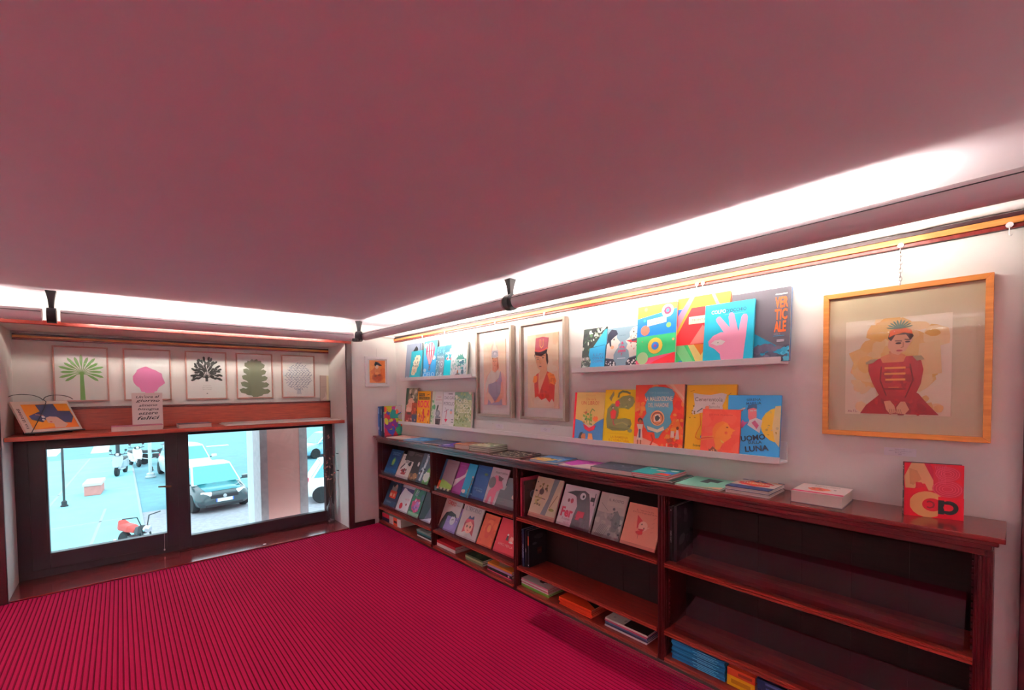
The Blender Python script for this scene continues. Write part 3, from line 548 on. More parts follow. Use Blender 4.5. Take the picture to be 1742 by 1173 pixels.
led('orange-red cover titled LA MALEDIZIONE DEL FARAONE with a round window', 3.386, .315, 1.520, LL, '#ee4a2c', [
    ('s', 40, 3, (0, 0, 1, 1), .05, .12, ['#f26a3a', '#e2342c', '#f58a4a', '#ea5230']), ('p', [(.62, 1), (1, 1), (1, .7), (.86, .86)], '#f6b08c'), ('p', [(.7, 1), (.78, 1), (1, .8), (1, .76)], '#fbd2ae'), ('p', [(0, .16), (.2, .14), (.5, .06), (.6, 0), (0, 0)], '#f8b9a0'), ('s', 30, 8, (.66, .16, .98, .54), .03, .06, ['#f59a3c', '#f7ae5a', '#ef7a30']), ('s', 14, 6, (.02, .5, .2, .72), .03, .06, ['#f6a04a', '#f08436']),
    ('p', [(.30, .94), (.42, .97), (.60, .96), (.76, .93), (.82, .86), (.78, .74), (.80, .62), (.74, .50), (.78, .42), (.72, .34), (.60, .26), (.52, .15), (.46, .15), (.44, .24), (.30, .24), (.22, .34), (.18, .44), (.26, .54), (.22, .66), (.26, .76), (.20, .84)], '#5b9db0'),
    ('t', 'TOM E GIANNINO', .5, .87, .40, .025, '#9fc7cc'), ('t', 'LA MALEDIZIONE', .5, .775, .56, .075, '#fdeccb', .02, .015), ('t', 'DEL FARAONE', .5, .675, .42, .07, '#fdeccb', .02, .015), ('e', .49, .47, .145, .145, '#f2b27a'), ('e', .49, .47, .12, .12, '#7a3a2a'), ('e', .49, .46, .10, .10, '#e59a5c'), ('p', [(.42, .41), (.44, .52), (.54, .54), (.56, .42)], '#fdf3e2'), ('b', .49, .47, .05, .05, '#17130f', 2), ('p', [(.28, .34), (.30, .28), (.50, .24), (.64, .29), (.62, .35), (.50, .29)], '#fdeccb'),
    ('e', .13, .42, .05, .055, '#22160f'), ('e', .135, .40, .035, .04, '#b5622e'), ('p', [(.06, .36), (.2, .36), (.18, .26), (.2, .1), (.06, .1), (.10, .26)], '#fbe7cf'), ('r', .11, .14, .15, .28, '#4a5a7a'), ('l', [(.09, .1), (.09, .02)], .02, '#a5522a'), ('l', [(.16, .1), (.16, .02)], .02, '#a5522a'), ('l', [(.38, .2), (.42, .12), (.36, .02)], .03, '#c23a22'), ('p', [(.86, .16), (.94, .16), (.92, .3), (.88, .3)], '#f6e4d4'), ('e', .90, .33, .025, .03, '#6a3218'), ('r', .77, .18, .84, .28, '#fbe6d2'), ('s', 8, 2, (.7, .02, .9, .14), .03, .05, ['#c8301f', '#a8442a', '#f8c8a0'])], spine='#b8281c', t=.02, lay=0, group=G4)
led('yellow cover with a white speech sign titled Cenerentola', 3.689, .268, 1.515, LL, '#fdc62d', [
    ('p', [(.14, .88), (.3, .86), (.5, .85), (.72, .88), (.82, .86), (.78, .76), (.74, .70), (.76, .60), (.66, .55), (.4, .60), (.16, .55), (.12, .58), (.18, .70), (.16, .78)], '#f5f2e8'), ('t', 'Cenerentola', .46, .785, .56, .06, '#6c5a3a'), ('t', 'alla', .56, .73, .06, .03, '#8a7a5a'), ('t', 'favola', .58, .68, .22, .035, '#b8ae98'), ('e', .44, .66, .042, .042, '#f08a6a'), ('l', [(.30, .58), (.32, .40), (.24, .28), (.22, .22), (.28, .19), (.36, .2)], .014, '#ef7a22'), ('l', [(.24, .60), (.34, .65)], .02, '#5a6a72'), ('e', .36, .23, .035, .04, '#2c5fae'),
    ('s', 8, 2, (.06, .5, .2, .7), .012, .02, ['#b8860c', '#8a6a14']), ('l', [(.08, .9), (.16, .92)], .012, '#c88a14'), ('l', [(.84, .84), (.9, .88)], .012, '#c88a14'), ('t', 'Steven', .28, .1, .2, .035, '#3a2c10')], spine='#f0a81a', t=.014, group=G4)
led('small orange-red cover with a profile face before the yellow book', 3.757, .197, 1.385, LL, '#ee5a44', [
    ('s', 20, 5, (0, 0, 1, 1), .1, .2, ['#f0644c', '#ea5440']), ('p', [(.34, .36), (.30, .55), (.38, .68), (.54, .74), (.68, .70), (.76, .60), (.90, .55), (.82, .52), (.82, .47), (.78, .45), (.80, .40), (.72, .34), (.60, .26), (.52, .12), (.40, .10), (.40, .2)], '#f7943e'), ('p', [(.30, .55), (.38, .68), (.54, .74), (.62, .70), (.50, .62), (.40, .50), (.38, .38), (.32, .36)], '#f3823a'), ('e', .68, .61, .03, .016, '#8a3220'), ('e', .66, .49, .04, .04, '#ee6a3e'), ('l', [(0, .36), (.34, .40)], .025, '#f6a05a'), ('l', [(0, .30), (.36, .36)], .025, '#f28a4a'),
    ('p', [(.2, .04), (.34, .18), (.52, .04)], '#7a3a28'), ('s', 14, 3, (.24, .04, .48, .12), .012, .025, ['#d8a878', '#5a2a20']), ('p', [(.52, .34), (.60, .30), (.64, .26), (.56, .28)], '#fbd26a'), ('t', 'La mia mamma', .5, .88, .6, .04, '#c8382c'), ('t', 'Autori', .7, .06, .3, .02, '#c03a2c')], spine='#d23c30', lay=2, group=G4)
led('sky blue cover of a pilot beside a yellow moon titled UOMO SULLA LUNA', 3.910, .247, 1.459, LL, '#43aeea', [
    ('e', 1.0, .54, .35, .35, '#ffd94a'), ('p', [(1, .84), (.9, .83), (.86, .5), (.92, .28), (1, .20)], '#f2e2a0'), ('s', 8, 4, (.76, .34, .98, .74), .015, .03, ['#e2b43c', '#d8cf9a', '#c8a84a']), ('t', 'SERENA\nMABILIA', .5, .90, .28, .1, '#0f4a78', .06, .015), ('p', [(.40, .80), (.56, .82), (.57, .66), (.54, .56), (.46, .54), (.41, .64)], '#ef8a8a'), ('p', [(.38, .76), (.40, .84), (.56, .86), (.57, .78), (.50, .80), (.42, .78)], '#16486a'), ('r', .44, .74, .5, .76, '#fbeae6'), ('r', .51, .745, .56, .765, '#fbeae6'),
    ('p', [(.44, .60), (.40, .52), (.52, .46), (.64, .40), (.68, .60), (.56, .64)], '#f6f4f4'), ('p', [(.48, .56), (.58, .46), (.62, .52), (.54, .60)], '#b8587a'), ('p', [(.42, .58), (.30, .46), (.26, .50), (.30, .60), (.36, .56)], '#a85a8a'), ('p', [(.22, .76), (.32, .8), (.30, .74)], '#e2304a'), ('l', [(.2, .74), (.34, .79)], .03, '#f4f4f2'),
    ('t', 'UOMO', .52, .32, .46, .09, '#12203a', .18, .03), ('t', 'SULLA', .56, .25, .26, .045, '#12203a', .14, .015), ('t', 'LUNA', .60, .155, .44, .09, '#12203a', .16, .03), ('r', .08, .13, .14, .16, '#e8f2f8')], spine='#2f8fd0', t=.012, lay=1, group=G4)
# ---- standing in the corner on the bookcase top, covers facing the room
GT = 'books standing or lying on the bookcase top'
side('tall book with a swirl of red, purple and green paint on its cover', .125, -.215, .245, .330, .022, HT, '#c9324a', [
    ('r', 0, .88, 1, 1, '#d5e04a'), ('r', 0, .86, .9, .9, '#2a2f44'), ('s', 46, 5, (0, 0, 1, .9), .1, .22, ['#e0314a', '#7a2a8a', '#1f8f8a', '#f0623a', '#3a4fb0', '#d5e04a', '#2fa06a', '#c04a9a', '#f2e6e0'])], spine='#1a1f30', spine_art=[('r', .2, .1, .8, .8, '#e8e4ea'), ('t', 'ARTE', .5, .5, .5, .2, '#1a1f30')], group=GT)
side('dark navy book standing behind the colourful paint cover', .098, -.232, .25, .328, .030, HT, '#14203a', spine='#16243f', spine_art=[('r', .3, .15, .7, .6, '#dfe6ef'), ('r', .3, .7, .7, .9, '#c8d0de')], group=GT)
side('pale blue book standing against the corner wall', .062, -.245, .26, .325, .034, HT, '#24477a', spine='#2d5f9e', spine_art=[('r', .2, .75, .8, .95, '#bcd4ec'), ('r', .3, .2, .7, .3, '#e8f0f8')], group=GT)
# ---- lying on the bookcase top
flat('thin cream and pink booklet lying under the corner books', .50, -.165, .34, .23, .008, HT, 10, '#e9b8a4', [('r', 0, 0, 1, .4, '#e8dcd0'), ('s', 10, 3, (.1, .4, .9, .9), .05, .1, ['#d98a7a', '#f0cdbb', '#c46a6a'])], group=GT)
flat('flat sky blue book near the corner of the bookcase top', .86, -.160, .30, .245, .013, HT, 12, '#3f8fc8', [('r', .08, .1, .9, .5, '#5aa6d6'), ('s', 10, 5, (.1, .1, .9, .9), .04, .1, ['#2f74aa', '#7fc0e2'])], group=GT)
flat('flat charcoal book next to the sky blue one', 1.20, -.160, .29, .245, .013, HT, 11, '#3c4252', [('r', .1, .15, .9, .3, '#56607a'), ('t', 'NOTTE', .5, .7, .5, .12, '#8a94aa')], group=GT)
flat('flat purple book with red and orange figures', 1.45, -.160, .20, .245, .010, HT, 11, '#4a2a9a', [('b', .6, .6, .3, .3, '#e2452c', 3), ('b', .3, .8, .18, .2, '#f08a3a', 5), ('b', .2, .25, .2, .16, '#e6e2f4', 7)], group=GT)
flat('thick brown boxed book with pale page edges', 1.665, -.158, .175, .215, .036, HT, 8, '#8a5a42', [('r', .1, .1, .9, .9, '#9a6a50'), ('e', .5, .5, .2, .2, '#7a4434')], spine='#7a4a3a', group=GT)
for k, lab in enumerate(('lowest of three pale green books piled on the bookcase top', 'middle one of three pale green books piled on the bookcase top', 'uppermost of three pale green books piled on the bookcase top')):
    flat(lab, 1.905 + .003 * (k % 2), -.155, .235, .215, .0150, HT + k * .0156, 6 - k, '#98a888', [('r', .05, .05, .95, .95, '#cdd3ae'), ('s', 18, 3, (.1, .1, .9, .9), .04, .1, ['#6f8a58', '#e9ecd8', '#b4613a', '#3f5a44'])] if k == 2 else (), spine='#4d5a4a', group=GT)
flat('thin black and cream book densely patterned like woodcut', 2.26, -.158, .28, .245, .010, HT, 6, '#2a2420', [('s', 110, 3, (.02, .02, .98, .98), .02, .05, ['#d8ccb4', '#efe6d2', '#a89878', '#2a2420'])], group=GT)
flat('blue book with a yellow building scene lying flat', 2.645, -.160, .235, .24, .014, HT, 5, '#4a86b8', [('r', 0, .5, 1, 1, '#5a9ac8'), ('p', [(0, 0), (.6, 0), (.8, .4), (.3, .55), (0, .4)], '#d9b45a'), ('s', 14, 3, (.05, .05, .9, .6), .03, .08, ['#2a2a30', '#f0d890', '#8a5a3a', '#3a6a98'])], group=GT)
flat('white and magenta book with a dark dot lying flat', 2.925, -.160, .255, .24, .010, HT, 5, '#f1e6dc', [('p', [(0, .25), (.35, .1), (.55, .5), (1, .62), (1, 1), (0, 1)], '#c83fb4'), ('e', .5, .82, .06, .04, '#3a1a44'), ('s', 8, 3, (.7, .4, 1, .7), .03, .06, ['#c84a3a', '#e8a090'])], spine='#5a2a8a', group=GT)
flat('thick dark grey cloth book with a ring mark', 3.205, -.160, .29, .225, .028, HT, 4, '#41434e', [('e', .5, .6, .2, .2, '#6a6d7a'), ('e', .5, .6, .185, .185, '#41434e'), ('e', .5, .6, .03, .03, '#a5a8b2')], spine='#3a3c46', group=GT)
flat('dark green book at the bottom of the turquoise pile', 3.475, -.150, .235, .225, .010, HT, 0, '#1f4a44', group=GT)
flat('pink-edged book under the turquoise cover', 3.455, -.158, .215, .225, .012, HT + .0106, 3, '#d06a72', spine='#d8787e', group=GT)
flat('turquoise cover with red, blue and white birds on the pile', 3.452, -.160, .212, .222, .010, HT + .0232, 3, '#28a9a4', [('e', .55, .55, .14, .08, '#f0b8b0'), ('e', .25, .75, .12, .06, '#eef4f0'), ('e', .86, .7, .12, .07, '#f4f0ea'), ('p', [(.58, .02), (.7, .3), (1, .24), (1, .02)], '#e0402c'), ('p', [(.7, .3), (.8, .45), (1, .5), (1, .24)], '#2b7fd0')], spine='#d87a80', group=GT)
flat('mint green magazine with a black window shape', 3.725, -.155, .225, .255, .009, HT, 2, '#8fdcc0', [('p', [(.55, 0), (1, .2), (1, 0)], '#f0c8a0'), ('p', [(.35, .45), (.55, .42), (.55, .58), (.72, .55), (.74, .82), (.38, .85)], '#26383a')], back='#dfe8e0', group=GT)
for k, lab in enumerate(('lower of two white-edged paperbacks by the thick white book', 'navy paperback with a red sunburst by the thick white book')):
    flat(lab, 3.955, -.150, .19, .215, .0155, HT + k * .016, 1 - k, '#26355c', [('r', 0, .3, 1, 1, '#e9dccd'), ('b', .5, .6, .4, .3, '#d8342c', 3), ('b', .5, .6, .24, .16, '#f08a4a', 5), ('t', 'AVVENTURE', .5, .62, .7, .14, '#f6e6d6', 0, .02), ('r', 0, 0, 1, .14, '#1f3566'), ('s', 14, 3, (0, .8, 1, 1), .05, .1, ['#26355c', '#3f6aa0', '#e2b08a'])] if k else (), spine='#f0ece8', group=GT)
flat('very thick white book with a pink band beside the ABCD book', 4.222, -.140, .185, .205, .050, HT, 1, '#efe4dc', [('r', 0, .04, 1, .16, '#d8386a'), ('b', .45, .48, .24, .18, '#e2603c', 4), ('s', 8, 3, (.2, .36, .7, .6), .03, .06, ['#c84a34', '#3a4a2c', '#f08a5a']), ('t', 'ENCICLOPEDIA', .55, .82, .5, .08, '#7a6a62'), ('e', .75, .55, .03, .03, '#3a2a2c')], spine='#8a8288', group=GT)
# ---- the ABCD book, standing turned towards the room
a_ = math.atan2(.045, .158)
M = Matrix.Translation((4.494, -.155, HT + .0005)) @ Matrix.Rotation(a_, 4, 'Z') @ Matrix.Translation((.083, 0, 0))
ab = book('red cover with large letters A, B, C and D, standing upright', .166, .203, .027, M, '#d0142c', [
    ('p', [(.12, 1), (.42, 1), (.66, .50), (.42, .50), (.36, .62), (.26, .62), (.18, .52), (.02, .52), (.0, .74)], '#e2a878'), ('p', [(.22, .86), (.30, .70), (.16, .58), (.10, .6), (.08, .9)], '#c88a5c'), ('p', [(.20, .64), (.30, .64), (.36, .56), (.2, .52)], '#b8122c'), ('p', [(.34, 1), (.44, 1), (.72, .48), (.60, .50)], '#b0183a'),
    ('l', [(.70, .98), (.70, .42)], .012, '#ef8a96'), ('r', .50, .62, .70, .98, '#c8283e'), ('e', .74, .83, .22, .165, '#c62a44'), ('e', .74, .55, .26, .2, '#c62a44'), ('r', .60, .38, .71, .5, '#c62a44')]
    + [q for k in range(4) for q in (('e', .73, .83, .20 - k * .045, .15 - k * .035, '#e86a7a'), ('e', .73, .83, .192 - k * .045, .142 - k * .035, '#c62a44'), ('e', .73, .55, .24 - k * .05, .18 - k * .04, '#e86a7a'), ('e', .73, .55, .232 - k * .05, .172 - k * .04, '#c62a44'))] + [('l', [(.52 + k * .03, .97), (.60 + k * .02, .64)], .006, '#e0607a') for k in range(6)]
    + [('r', 0, 0, 1, .36, '#e0122e'), ('e', .40, .24, .31, .30, '#e2a468'), ('r', .58, 0, 1, .40, '#d8102c'), ('r', .0, .0, .1, .5, '#d0142c'), ('e', .48, .24, .17, .15, '#c8182e'), ('t', 'C', .46, .24, .14, .15, '#7a1420', 3.14, .03), ('r', .585, .08, .68, .34, '#0c0808'), ('e', .76, .21, .155, .155, '#0c0808'), ('r', .58, .08, .68, .34, '#0c0808'), ('e', .75, .21, .085, .075, '#e0122e'), ('r', .68, .15, .76, .27, '#e0122e')],
    spine='#2a1210', spine_art=[('t', 'A', .5, .28, .6, .08, '#efe4da', math.pi / 2), ('t', 'C', .5, .50, .6, .08, '#efe4da', math.pi / 2), ('t', 'D', .5, .70, .6, .08, '#c8385a', math.pi / 2), ('t', 'II', .5, .9, .5, .06, '#efe4da', math.pi / 2), ('e', .5, .08, .2, .2, '#d8cfc8')], back='#2a1014', group=GT)
ORD = ('first', 'second', 'third', 'fourth', 'fifth', 'sixth', 'seventh', 'eighth', 'ninth', 'tenth', 'eleventh')
# ================================================================== inside the bookcase
YBK, YTK = -.212, -.094
def rack(x0, x1, zs, label, top=.16):
    """clear acrylic display rack: sloping back sheet, foot sheet and front lip"""
    r_ = empty('display_rack', (x0, 0, zs + .0005), label=label, cat='display rack', group='clear acrylic racks in the bookcase')
    L = x1 - x0; t = .003
    def sheet(nm, y0, z0, y1, z1):
        d = Vector((0, y1 - y0, z1 - z0)).normalized(); n = Vector((0, -d.z, d.y)) * t / 2
        MB().prism([(y0 + n.y, z0 + n.z), (y1 + n.y, z1 + n.z), (y1 - n.y, z1 - n.z), (y0 - n.y, z0 - n.z)], 0, 0, L, M_ACRYL).build(nm, r_)
    sheet('back_sheet', YBK + .006, .014, YTK + .006, top)
    sheet('foot_sheet', YBK - .022, .006, YBK + .006, .014)
    sheet('front_lip', YBK - .022, .006, YBK - .030, .052)
    sheet('prop', YTK + .006, top, YTK + .02, .002)
    return r_
def dis(label, xc, w_, zt, zs, cover, art=(), t=.010, lay=0, **k):
    o = lay * .013
    return lean(label, xc, w_, zt, zs + .016, YBK - o, YTK - o, cover, art, t, **k)
B1, B2, B3, B4 = 'books displayed in the bay next to the corner', 'books displayed in the second bay from the corner', 'books displayed in the third bay', 'books in the bay at the open end'
# ---- bay next to the corner
rack(.06, 1.12, S1, 'clear rack on the upper shelf of the bay next to the corner'); rack(.06, 1.12, S2, 'clear rack on the lower shelf of the bay next to the corner')
dis('dark blue cover with a glowing green leaf', .205, .27, .836, S1, '#123f6e', [('r', 0, 0, 1, .22, '#1b5584'), ('t', 'UNA SPECIALE\nGIORNATA', .5, .84, .7, .13, '#8fb8d8'), ('e', .5, .5, .15, .2, '#3f9a7a', -.2), ('e', .5, .5, .09, .14, '#a8c860', -.2), ('e', .45, .33, .16, .03, '#0a2038')], spine='#c8c08a', group=B1)
dis('cream cover of a pale figure holding a black cat', .502, .262, .810, S1, '#e2d3c8', [('t', 'IL GATTO NERO', .5, .9, .74, .05, '#4a3c3c', 0, .01), ('e', .52, .70, .13, .13, '#b4a49c'), ('p', [(.36, .42), (.66, .42), (.6, .64), (.42, .64)], '#efe8e2'), ('b', .78, .64, .11, .1, '#1c181c', 3), ('l', [(.4, .6), (.24, .44), (.2, .38)], .06, '#201c20'), ('l', [(.64, .6), (.86, .72)], .04, '#1c181c'), ('b', .5, .26, .22, .12, '#b83a3a', 5), ('s', 10, 3, (.3, .2, .7, .44), .03, .06, ['#7a2a2c', '#2a2024', '#d86a5a', '#f0e6e0'])], lay=1, group=B1)
dis('dark brown cover behind the cream cat book', .615, .35, .852, S1, '#33211f', [('e', .26, .93, .17, .1, '#5a4a4a'), ('t', 'OTTAVE', .7, .9, .4, .07, '#7a6a68'), ('e', .86, .60, .05, .07, '#e9e2dc'), ('r', .5, 0, 1, .25, '#6a4a34'), ('s', 10, 6, (.4, .02, 1, .28), .04, .09, ['#a8784a', '#8a5a3a', '#c49a64'])], group=B1)
dis('grey and green cover of a tree house tower', .90, .23, .858, S1, '#4a5a6a', [('p', [(.5, 0), (1, 0), (1, .7), (.7, .5)], '#6fae52'), ('l', [(.3, .1), (.42, .9)], .16, '#cfd8dc'), ('s', 24, 4, (.1, .1, .7, .95), .03, .08, ['#2c3440', '#dfe4e6', '#6a4a42', '#8fa0ac']), ('b', .75, .25, .24, .22, '#dfe8d8', 3)], group=B1)
dis('navy cover with a red double-decker toy bus', .175, .275, .478, S2, '#1d3854', [('t', 'STAZIONE', .5, .93, .7, .06, '#8aa0b4'), ('r', .26, .34, .80, .62, '#d8482c'), ('r', .3, .40, .46, .52, '#f2d8b8'), ('r', .56, .40, .7, .52, '#f2d8b8'), ('r', .32, .62, .74, .80, '#b9b0a8'), ('e', .42, .82, .08, .07, '#3a2c2c'), ('e', .62, .82, .08, .07, '#e8c8b0'), ('r', 0, 0, 1, .24, '#2f5a76'), ('r', .2, .14, .6, .20, '#5f8aa0')], group=B1)
dis('white and violet cover with a pale cat shape and red heart', .460, .255, .474, S2, '#e4dce2', [('p', [(.0, .5), (.2, .86), (.5, .80), (1, .72), (1, 1), (0, 1)], '#43386a'), ('p', [(.14, .3), (.2, .6), (.26, .86), (.42, .84), (.5, .72), (.9, .62), (1, .4), (1, 0), (.1, 0)], '#e8e2e4'), ('r', 0, .88, 1, 1, '#cbbfc6'), ('e', .36, .2, .13, .13, '#d8283e'), ('e', .74, .3, .06, .05, '#b8485a'), ('t', 'GATTO', .72, .48, .4, .07, '#d8889a')], group=B1)
dis('dark green cover with a big pink flower', .708, .215, .476, S2, '#2a6a4c', [('s', 14, 3, (0, .5, 1, 1), .08, .16, ['#1c4a3a', '#3f8a5a', '#4a5a68']), ('t', 'OTIO', .28, .82, .3, .18, '#e4ece4', 1.3), ('b', .5, .4, .36, .34, '#d83a7a', 3), ('b', .6, .38, .22, .22, '#b878c8', 6), ('s', 12, 9, (.25, .2, .8, .6), .04, .08, ['#f06a9a', '#f4b8d0', '#7a4a9a']), ('r', 0, 0, 1, .14, '#8ab890')], spine='#183f2e', group=B1)
dis('black cover with a curled grey paper beside the pink flower book', .945, .215, .492, S2, '#1a141c', [('p', [(.4, 0), (1, .1), (1, .7), (.7, .5)], '#5a4a62'), ('p', [(.1, 0), (1, 0), (1, .18)], '#dfe0f0')], group=B1)
G0 = 'books piled on the bottom shelf'
flat('thick boxed book with red, white and orange bands on its spine', .265, -.130, .19, .44, .085, S0, 90, '#cfc4ba', spine='#d9d0c8', spine_art=[('r', 0, .60, 1, 1, '#c8203a'), ('r', 0, .60, .45, 1, '#2a2a58'), ('r', 0, .18, 1, .38, '#e0522a'), ('r', .3, .2, .6, .36, '#3a1a1a')], group=G0)
stack([('white book under the teal ones in the corner bay', .016, '#d9d2cc'), ('black book under the teal ones in the corner bay', .014, '#2a2228'), ('teal book in the pile of the corner bay', .018, '#2f7a7c'), ('grey-green book on top of the pile in the corner bay', .02, '#8a9a92', [('s', 10, 3, (0, 0, 1, 1), .1, .2, ['#5a7a72', '#c2ccc4'])])], .82, 1.085, S0, group=G0)
# ---- second bay
rack(1.19, 2.30, S1, 'clear rack on the upper shelf of the second bay'); rack(1.19, 2.30, S2, 'clear rack on the lower shelf of the second bay')
dis('blue cover with an orange toadstool at the edge of the row', 1.262, .15, .846, S1, '#2f5f86', [('r', 0, 0, 1, .28, '#e2643a'), ('s', 8, 3, (0, 0, 1, .28), .08, .16, ['#f08a4a', '#c84a2c']), ('b', .45, .55, .2, .12, '#e8d8d8', 2)], group=B2)
dis('taupe cover over a lime green hill with white flowers', 1.335, .19, .845, S1, '#8a6870', [('p', [(0, .36), (.5, .30), (1, .22), (1, 0), (0, 0)], '#8fb03a'), ('r', 0, 0, 1, .08, '#2a3418'), ('e', .2, .06, .1, .06, '#f2f0b8'), ('e', .5, .06, .1, .06, '#f2f0b8'), ('e', .8, .06, .1, .06, '#f2f0b8'), ('t', 'IL PRATO', .5, .9, .6, .04, '#6a4a54')], lay=1, t=.008, group=B2)
dis('magenta cover with a white reaching arm', 1.50, .185, .841, S1, '#9a2a86', [('p', [(0, .40), (.45, .52), (.75, .64), (.82, .74), (.9, .72), (.86, .58), (.5, .40), (.1, .16), (0, .14)], '#efe4ea'), ('e', .85, .76, .06, .09, '#f0b8a8'), ('t', 'LA MANO', .5, .9, .5, .04, '#c46ab4')], lay=0, group=B2)
dis('turquoise cover with a climbing child at its edge', 1.645, .12, .848, S1, '#1f8fb8', [('l', [(.8, 0), (.9, .6)], .12, '#5a4a3c'), ('e', .86, .62, .08, .08, '#e8b49a'), ('b', .25, .16, .24, .14, '#f0d8d4', 3), ('s', 8, 4, (.7, .05, 1, .5), .04, .08, ['#d8694a', '#2a3a4c'])], lay=1, t=.008, group=B2)
dis('deep blue cover of a lone bird over the sea', 1.795, .20, .850, S1, '#12407c', [('l', [(.1, .92), (.9, .86)], .012, '#2f6aa8'), ('l', [(.05, .86), (.8, .8)], .01, '#2a6098'), ('e', .72, .76, .12, .05, '#5f7a4a'), ('t', 'COSTRUTTORI', .45, .32, .6, .04, '#7fa8d4'), ('t', 'DI STELLE', .58, .26, .4, .035, '#c8dcf0'), ('r', .06, .1, .18, .13, '#c8dcf0')], lay=0, group=B2)
dis('pale cover with a big pink creature and grey spots', 2.005, .215, .854, S1, '#dccfd4', [('p', [(.1, 0), (.16, .34), (.3, .44), (.2, .7), (.34, .8), (.7, .70), (.9, .5), (.6, .36), (.56, 0), (.44, 0), (.4, .2), (.3, .2), (.26, 0)], '#e07a94'), ('e', .22, .58, .2, .22, '#6a6468'), ('p', [(.46, .80), (.8, .74), (.7, .66), (.55, .66)], '#5a5054'), ('t', 'mastrottino', .6, .88, .7, .07, '#3a3438'), ('p', [(.62, 0), (1, 0), (1, .36), (.7, .24)], '#efeaec')], group=B2)
dis('dark grey cover of an empty room, leaning on the pink creature book', 2.17, .22, .797, S1, '#5a6068', [('r', 0, 0, 1, .3, '#747a7c'), ('p', [(.2, .62), (.26, .60), (.3, .70), (.22, .74)], '#c8c2bc'), ('e', .8, .42, .08, .08, '#d8b8a8'), ('t', 'IL BUIO', .3, .2, .3, .03, '#8f9496')], lay=1, group=B2)
dis('white cover titled ORSO with a large dark bear', 1.33, .27, .477, S2, '#d6c8c2', [('t', 'ORSO', .4, .86, .5, .13, '#c03a3a', -.08, .03), ('t', 'buco', .8, .84, .2, .05, '#8a5a54'), ('p', [(0, 0), (.1, .3), (.24, .54), (.5, .62), (.8, .56), (1, .3), (1, 0)], '#2a1c20')], group=B2)
dis('lilac cover with a round white ghost', 1.39, .19, .418, S2, '#8f78b8', [('e', .5, .45, .2, .22, '#e6e2ea'), ('e', .46, .48, .03, .04, '#3a3048'), ('e', .56, .48, .03, .04, '#3a3048'), ('s', 9, 3, (.15, .3, .9, .7), .02, .04, ['#e6e2ea', '#b8a8d4']), ('t', 'PICCOLO', .5, .84, .6, .07, '#c4b4dc')], t=.018, lay=1, spine='#5a4a7a', group=B2)
dis('cream cover with a red-haired girl in a blue bow', 1.637, .288, .478, S2, '#d2c2bc', [('t', 'IL TRIFORNIO', .5, .86, .76, .13, '#6a6068'), ('p', [(.24, .14), (.26, .44), (.34, .58), (.5, .64), (.66, .58), (.74, .44), (.78, .12), (.64, .2), (.36, .2)], '#b02c3c'), ('e', .5, .36, .19, .2, '#f2b49a'), ('p', [(.3, .42), (.34, .54), (.5, .58), (.66, .54), (.70, .42), (.54, .52)], '#b02c3c'), ('p', [(.36, .58), (.42, .68), (.52, .62), (.62, .70), (.66, .60), (.52, .58)], '#3a3a68'), ('e', .42, .36, .03, .04, '#4a3a2a'), ('e', .58, .36, .03, .04, '#4a3a2a'), ('p', [(.4, 0), (.6, 0), (.56, .14), (.44, .14)], '#c8b8b0'), ('e', .5, .25, .04, .015, '#c8485a')], group=B2)
dis('small orange cover with a drawn face', 1.893, .19, .446, S2, '#e0582e', [('s', 12, 3, (0, 0, 1, 1), .1, .2, ['#e8683a', '#d84c2a']), ('b', .5, .5, .26, .3, '#d8462a', 4), ('e', .52, .56, .12, .16, '#ee8448'), ('t', 'LEONE', .5, .86, .5, .05, '#b8381e')], group=B2)
dis('bright red cover with two small figures', 2.14, .25, .455, S2, '#d21f34', [('e', .5, .56, .04, .04, '#f0e0d8'), ('p', [(.44, .4), (.56, .4), (.53, .54), (.47, .54)], '#3a1a1e'), ('b', .7, .46, .09, .1, '#e89a8a', 3), ('e', .7, .38, .1, .03, '#f2e4dc'), ('t', 'AMICI PER LA', .5, .26, .7, .07, '#f0a8a0')], group=B2)
stack([('white book at the bottom of the red pile', .028, '#d8d0ca', (), [('r', 0, 0, 1, 1, '#e2dad4')]), ('red book with green lettering on a white book', .026, '#b8202c', [('r', .5, .2, .9, .8, '#2f5a3a')])], 1.195, 1.50, S0, group=G0)
stack([('olive green book at the bottom of the dim pile', .018, '#6a7050'), ('pale green book inside the dim pile', .016, '#9aa078'), ('dark leafy book on top of the dim pile', .014, '#4a5238', [('s', 14, 3, (0, 0, 1, 1), .1, .2, ['#6a7050', '#2a3020'])])], 1.655, 1.90, S0, group=G0)
stack([('pink book at the bottom of the orange-topped pile', .008, '#d8507a'), ('black book in the orange-topped pile', .022, '#1a1418', (), [('r', .2, .1, .8, .16, '#e8e0dc')]), ('lilac book in the orange-topped pile', .016, '#b89ac4'), ('orange book on top of a pile in the second bay', .016, '#e08a34', [('b', .5, .5, .4, .4, '#c8a890', 3)])], 1.96, 2.255, S0, group=G0)
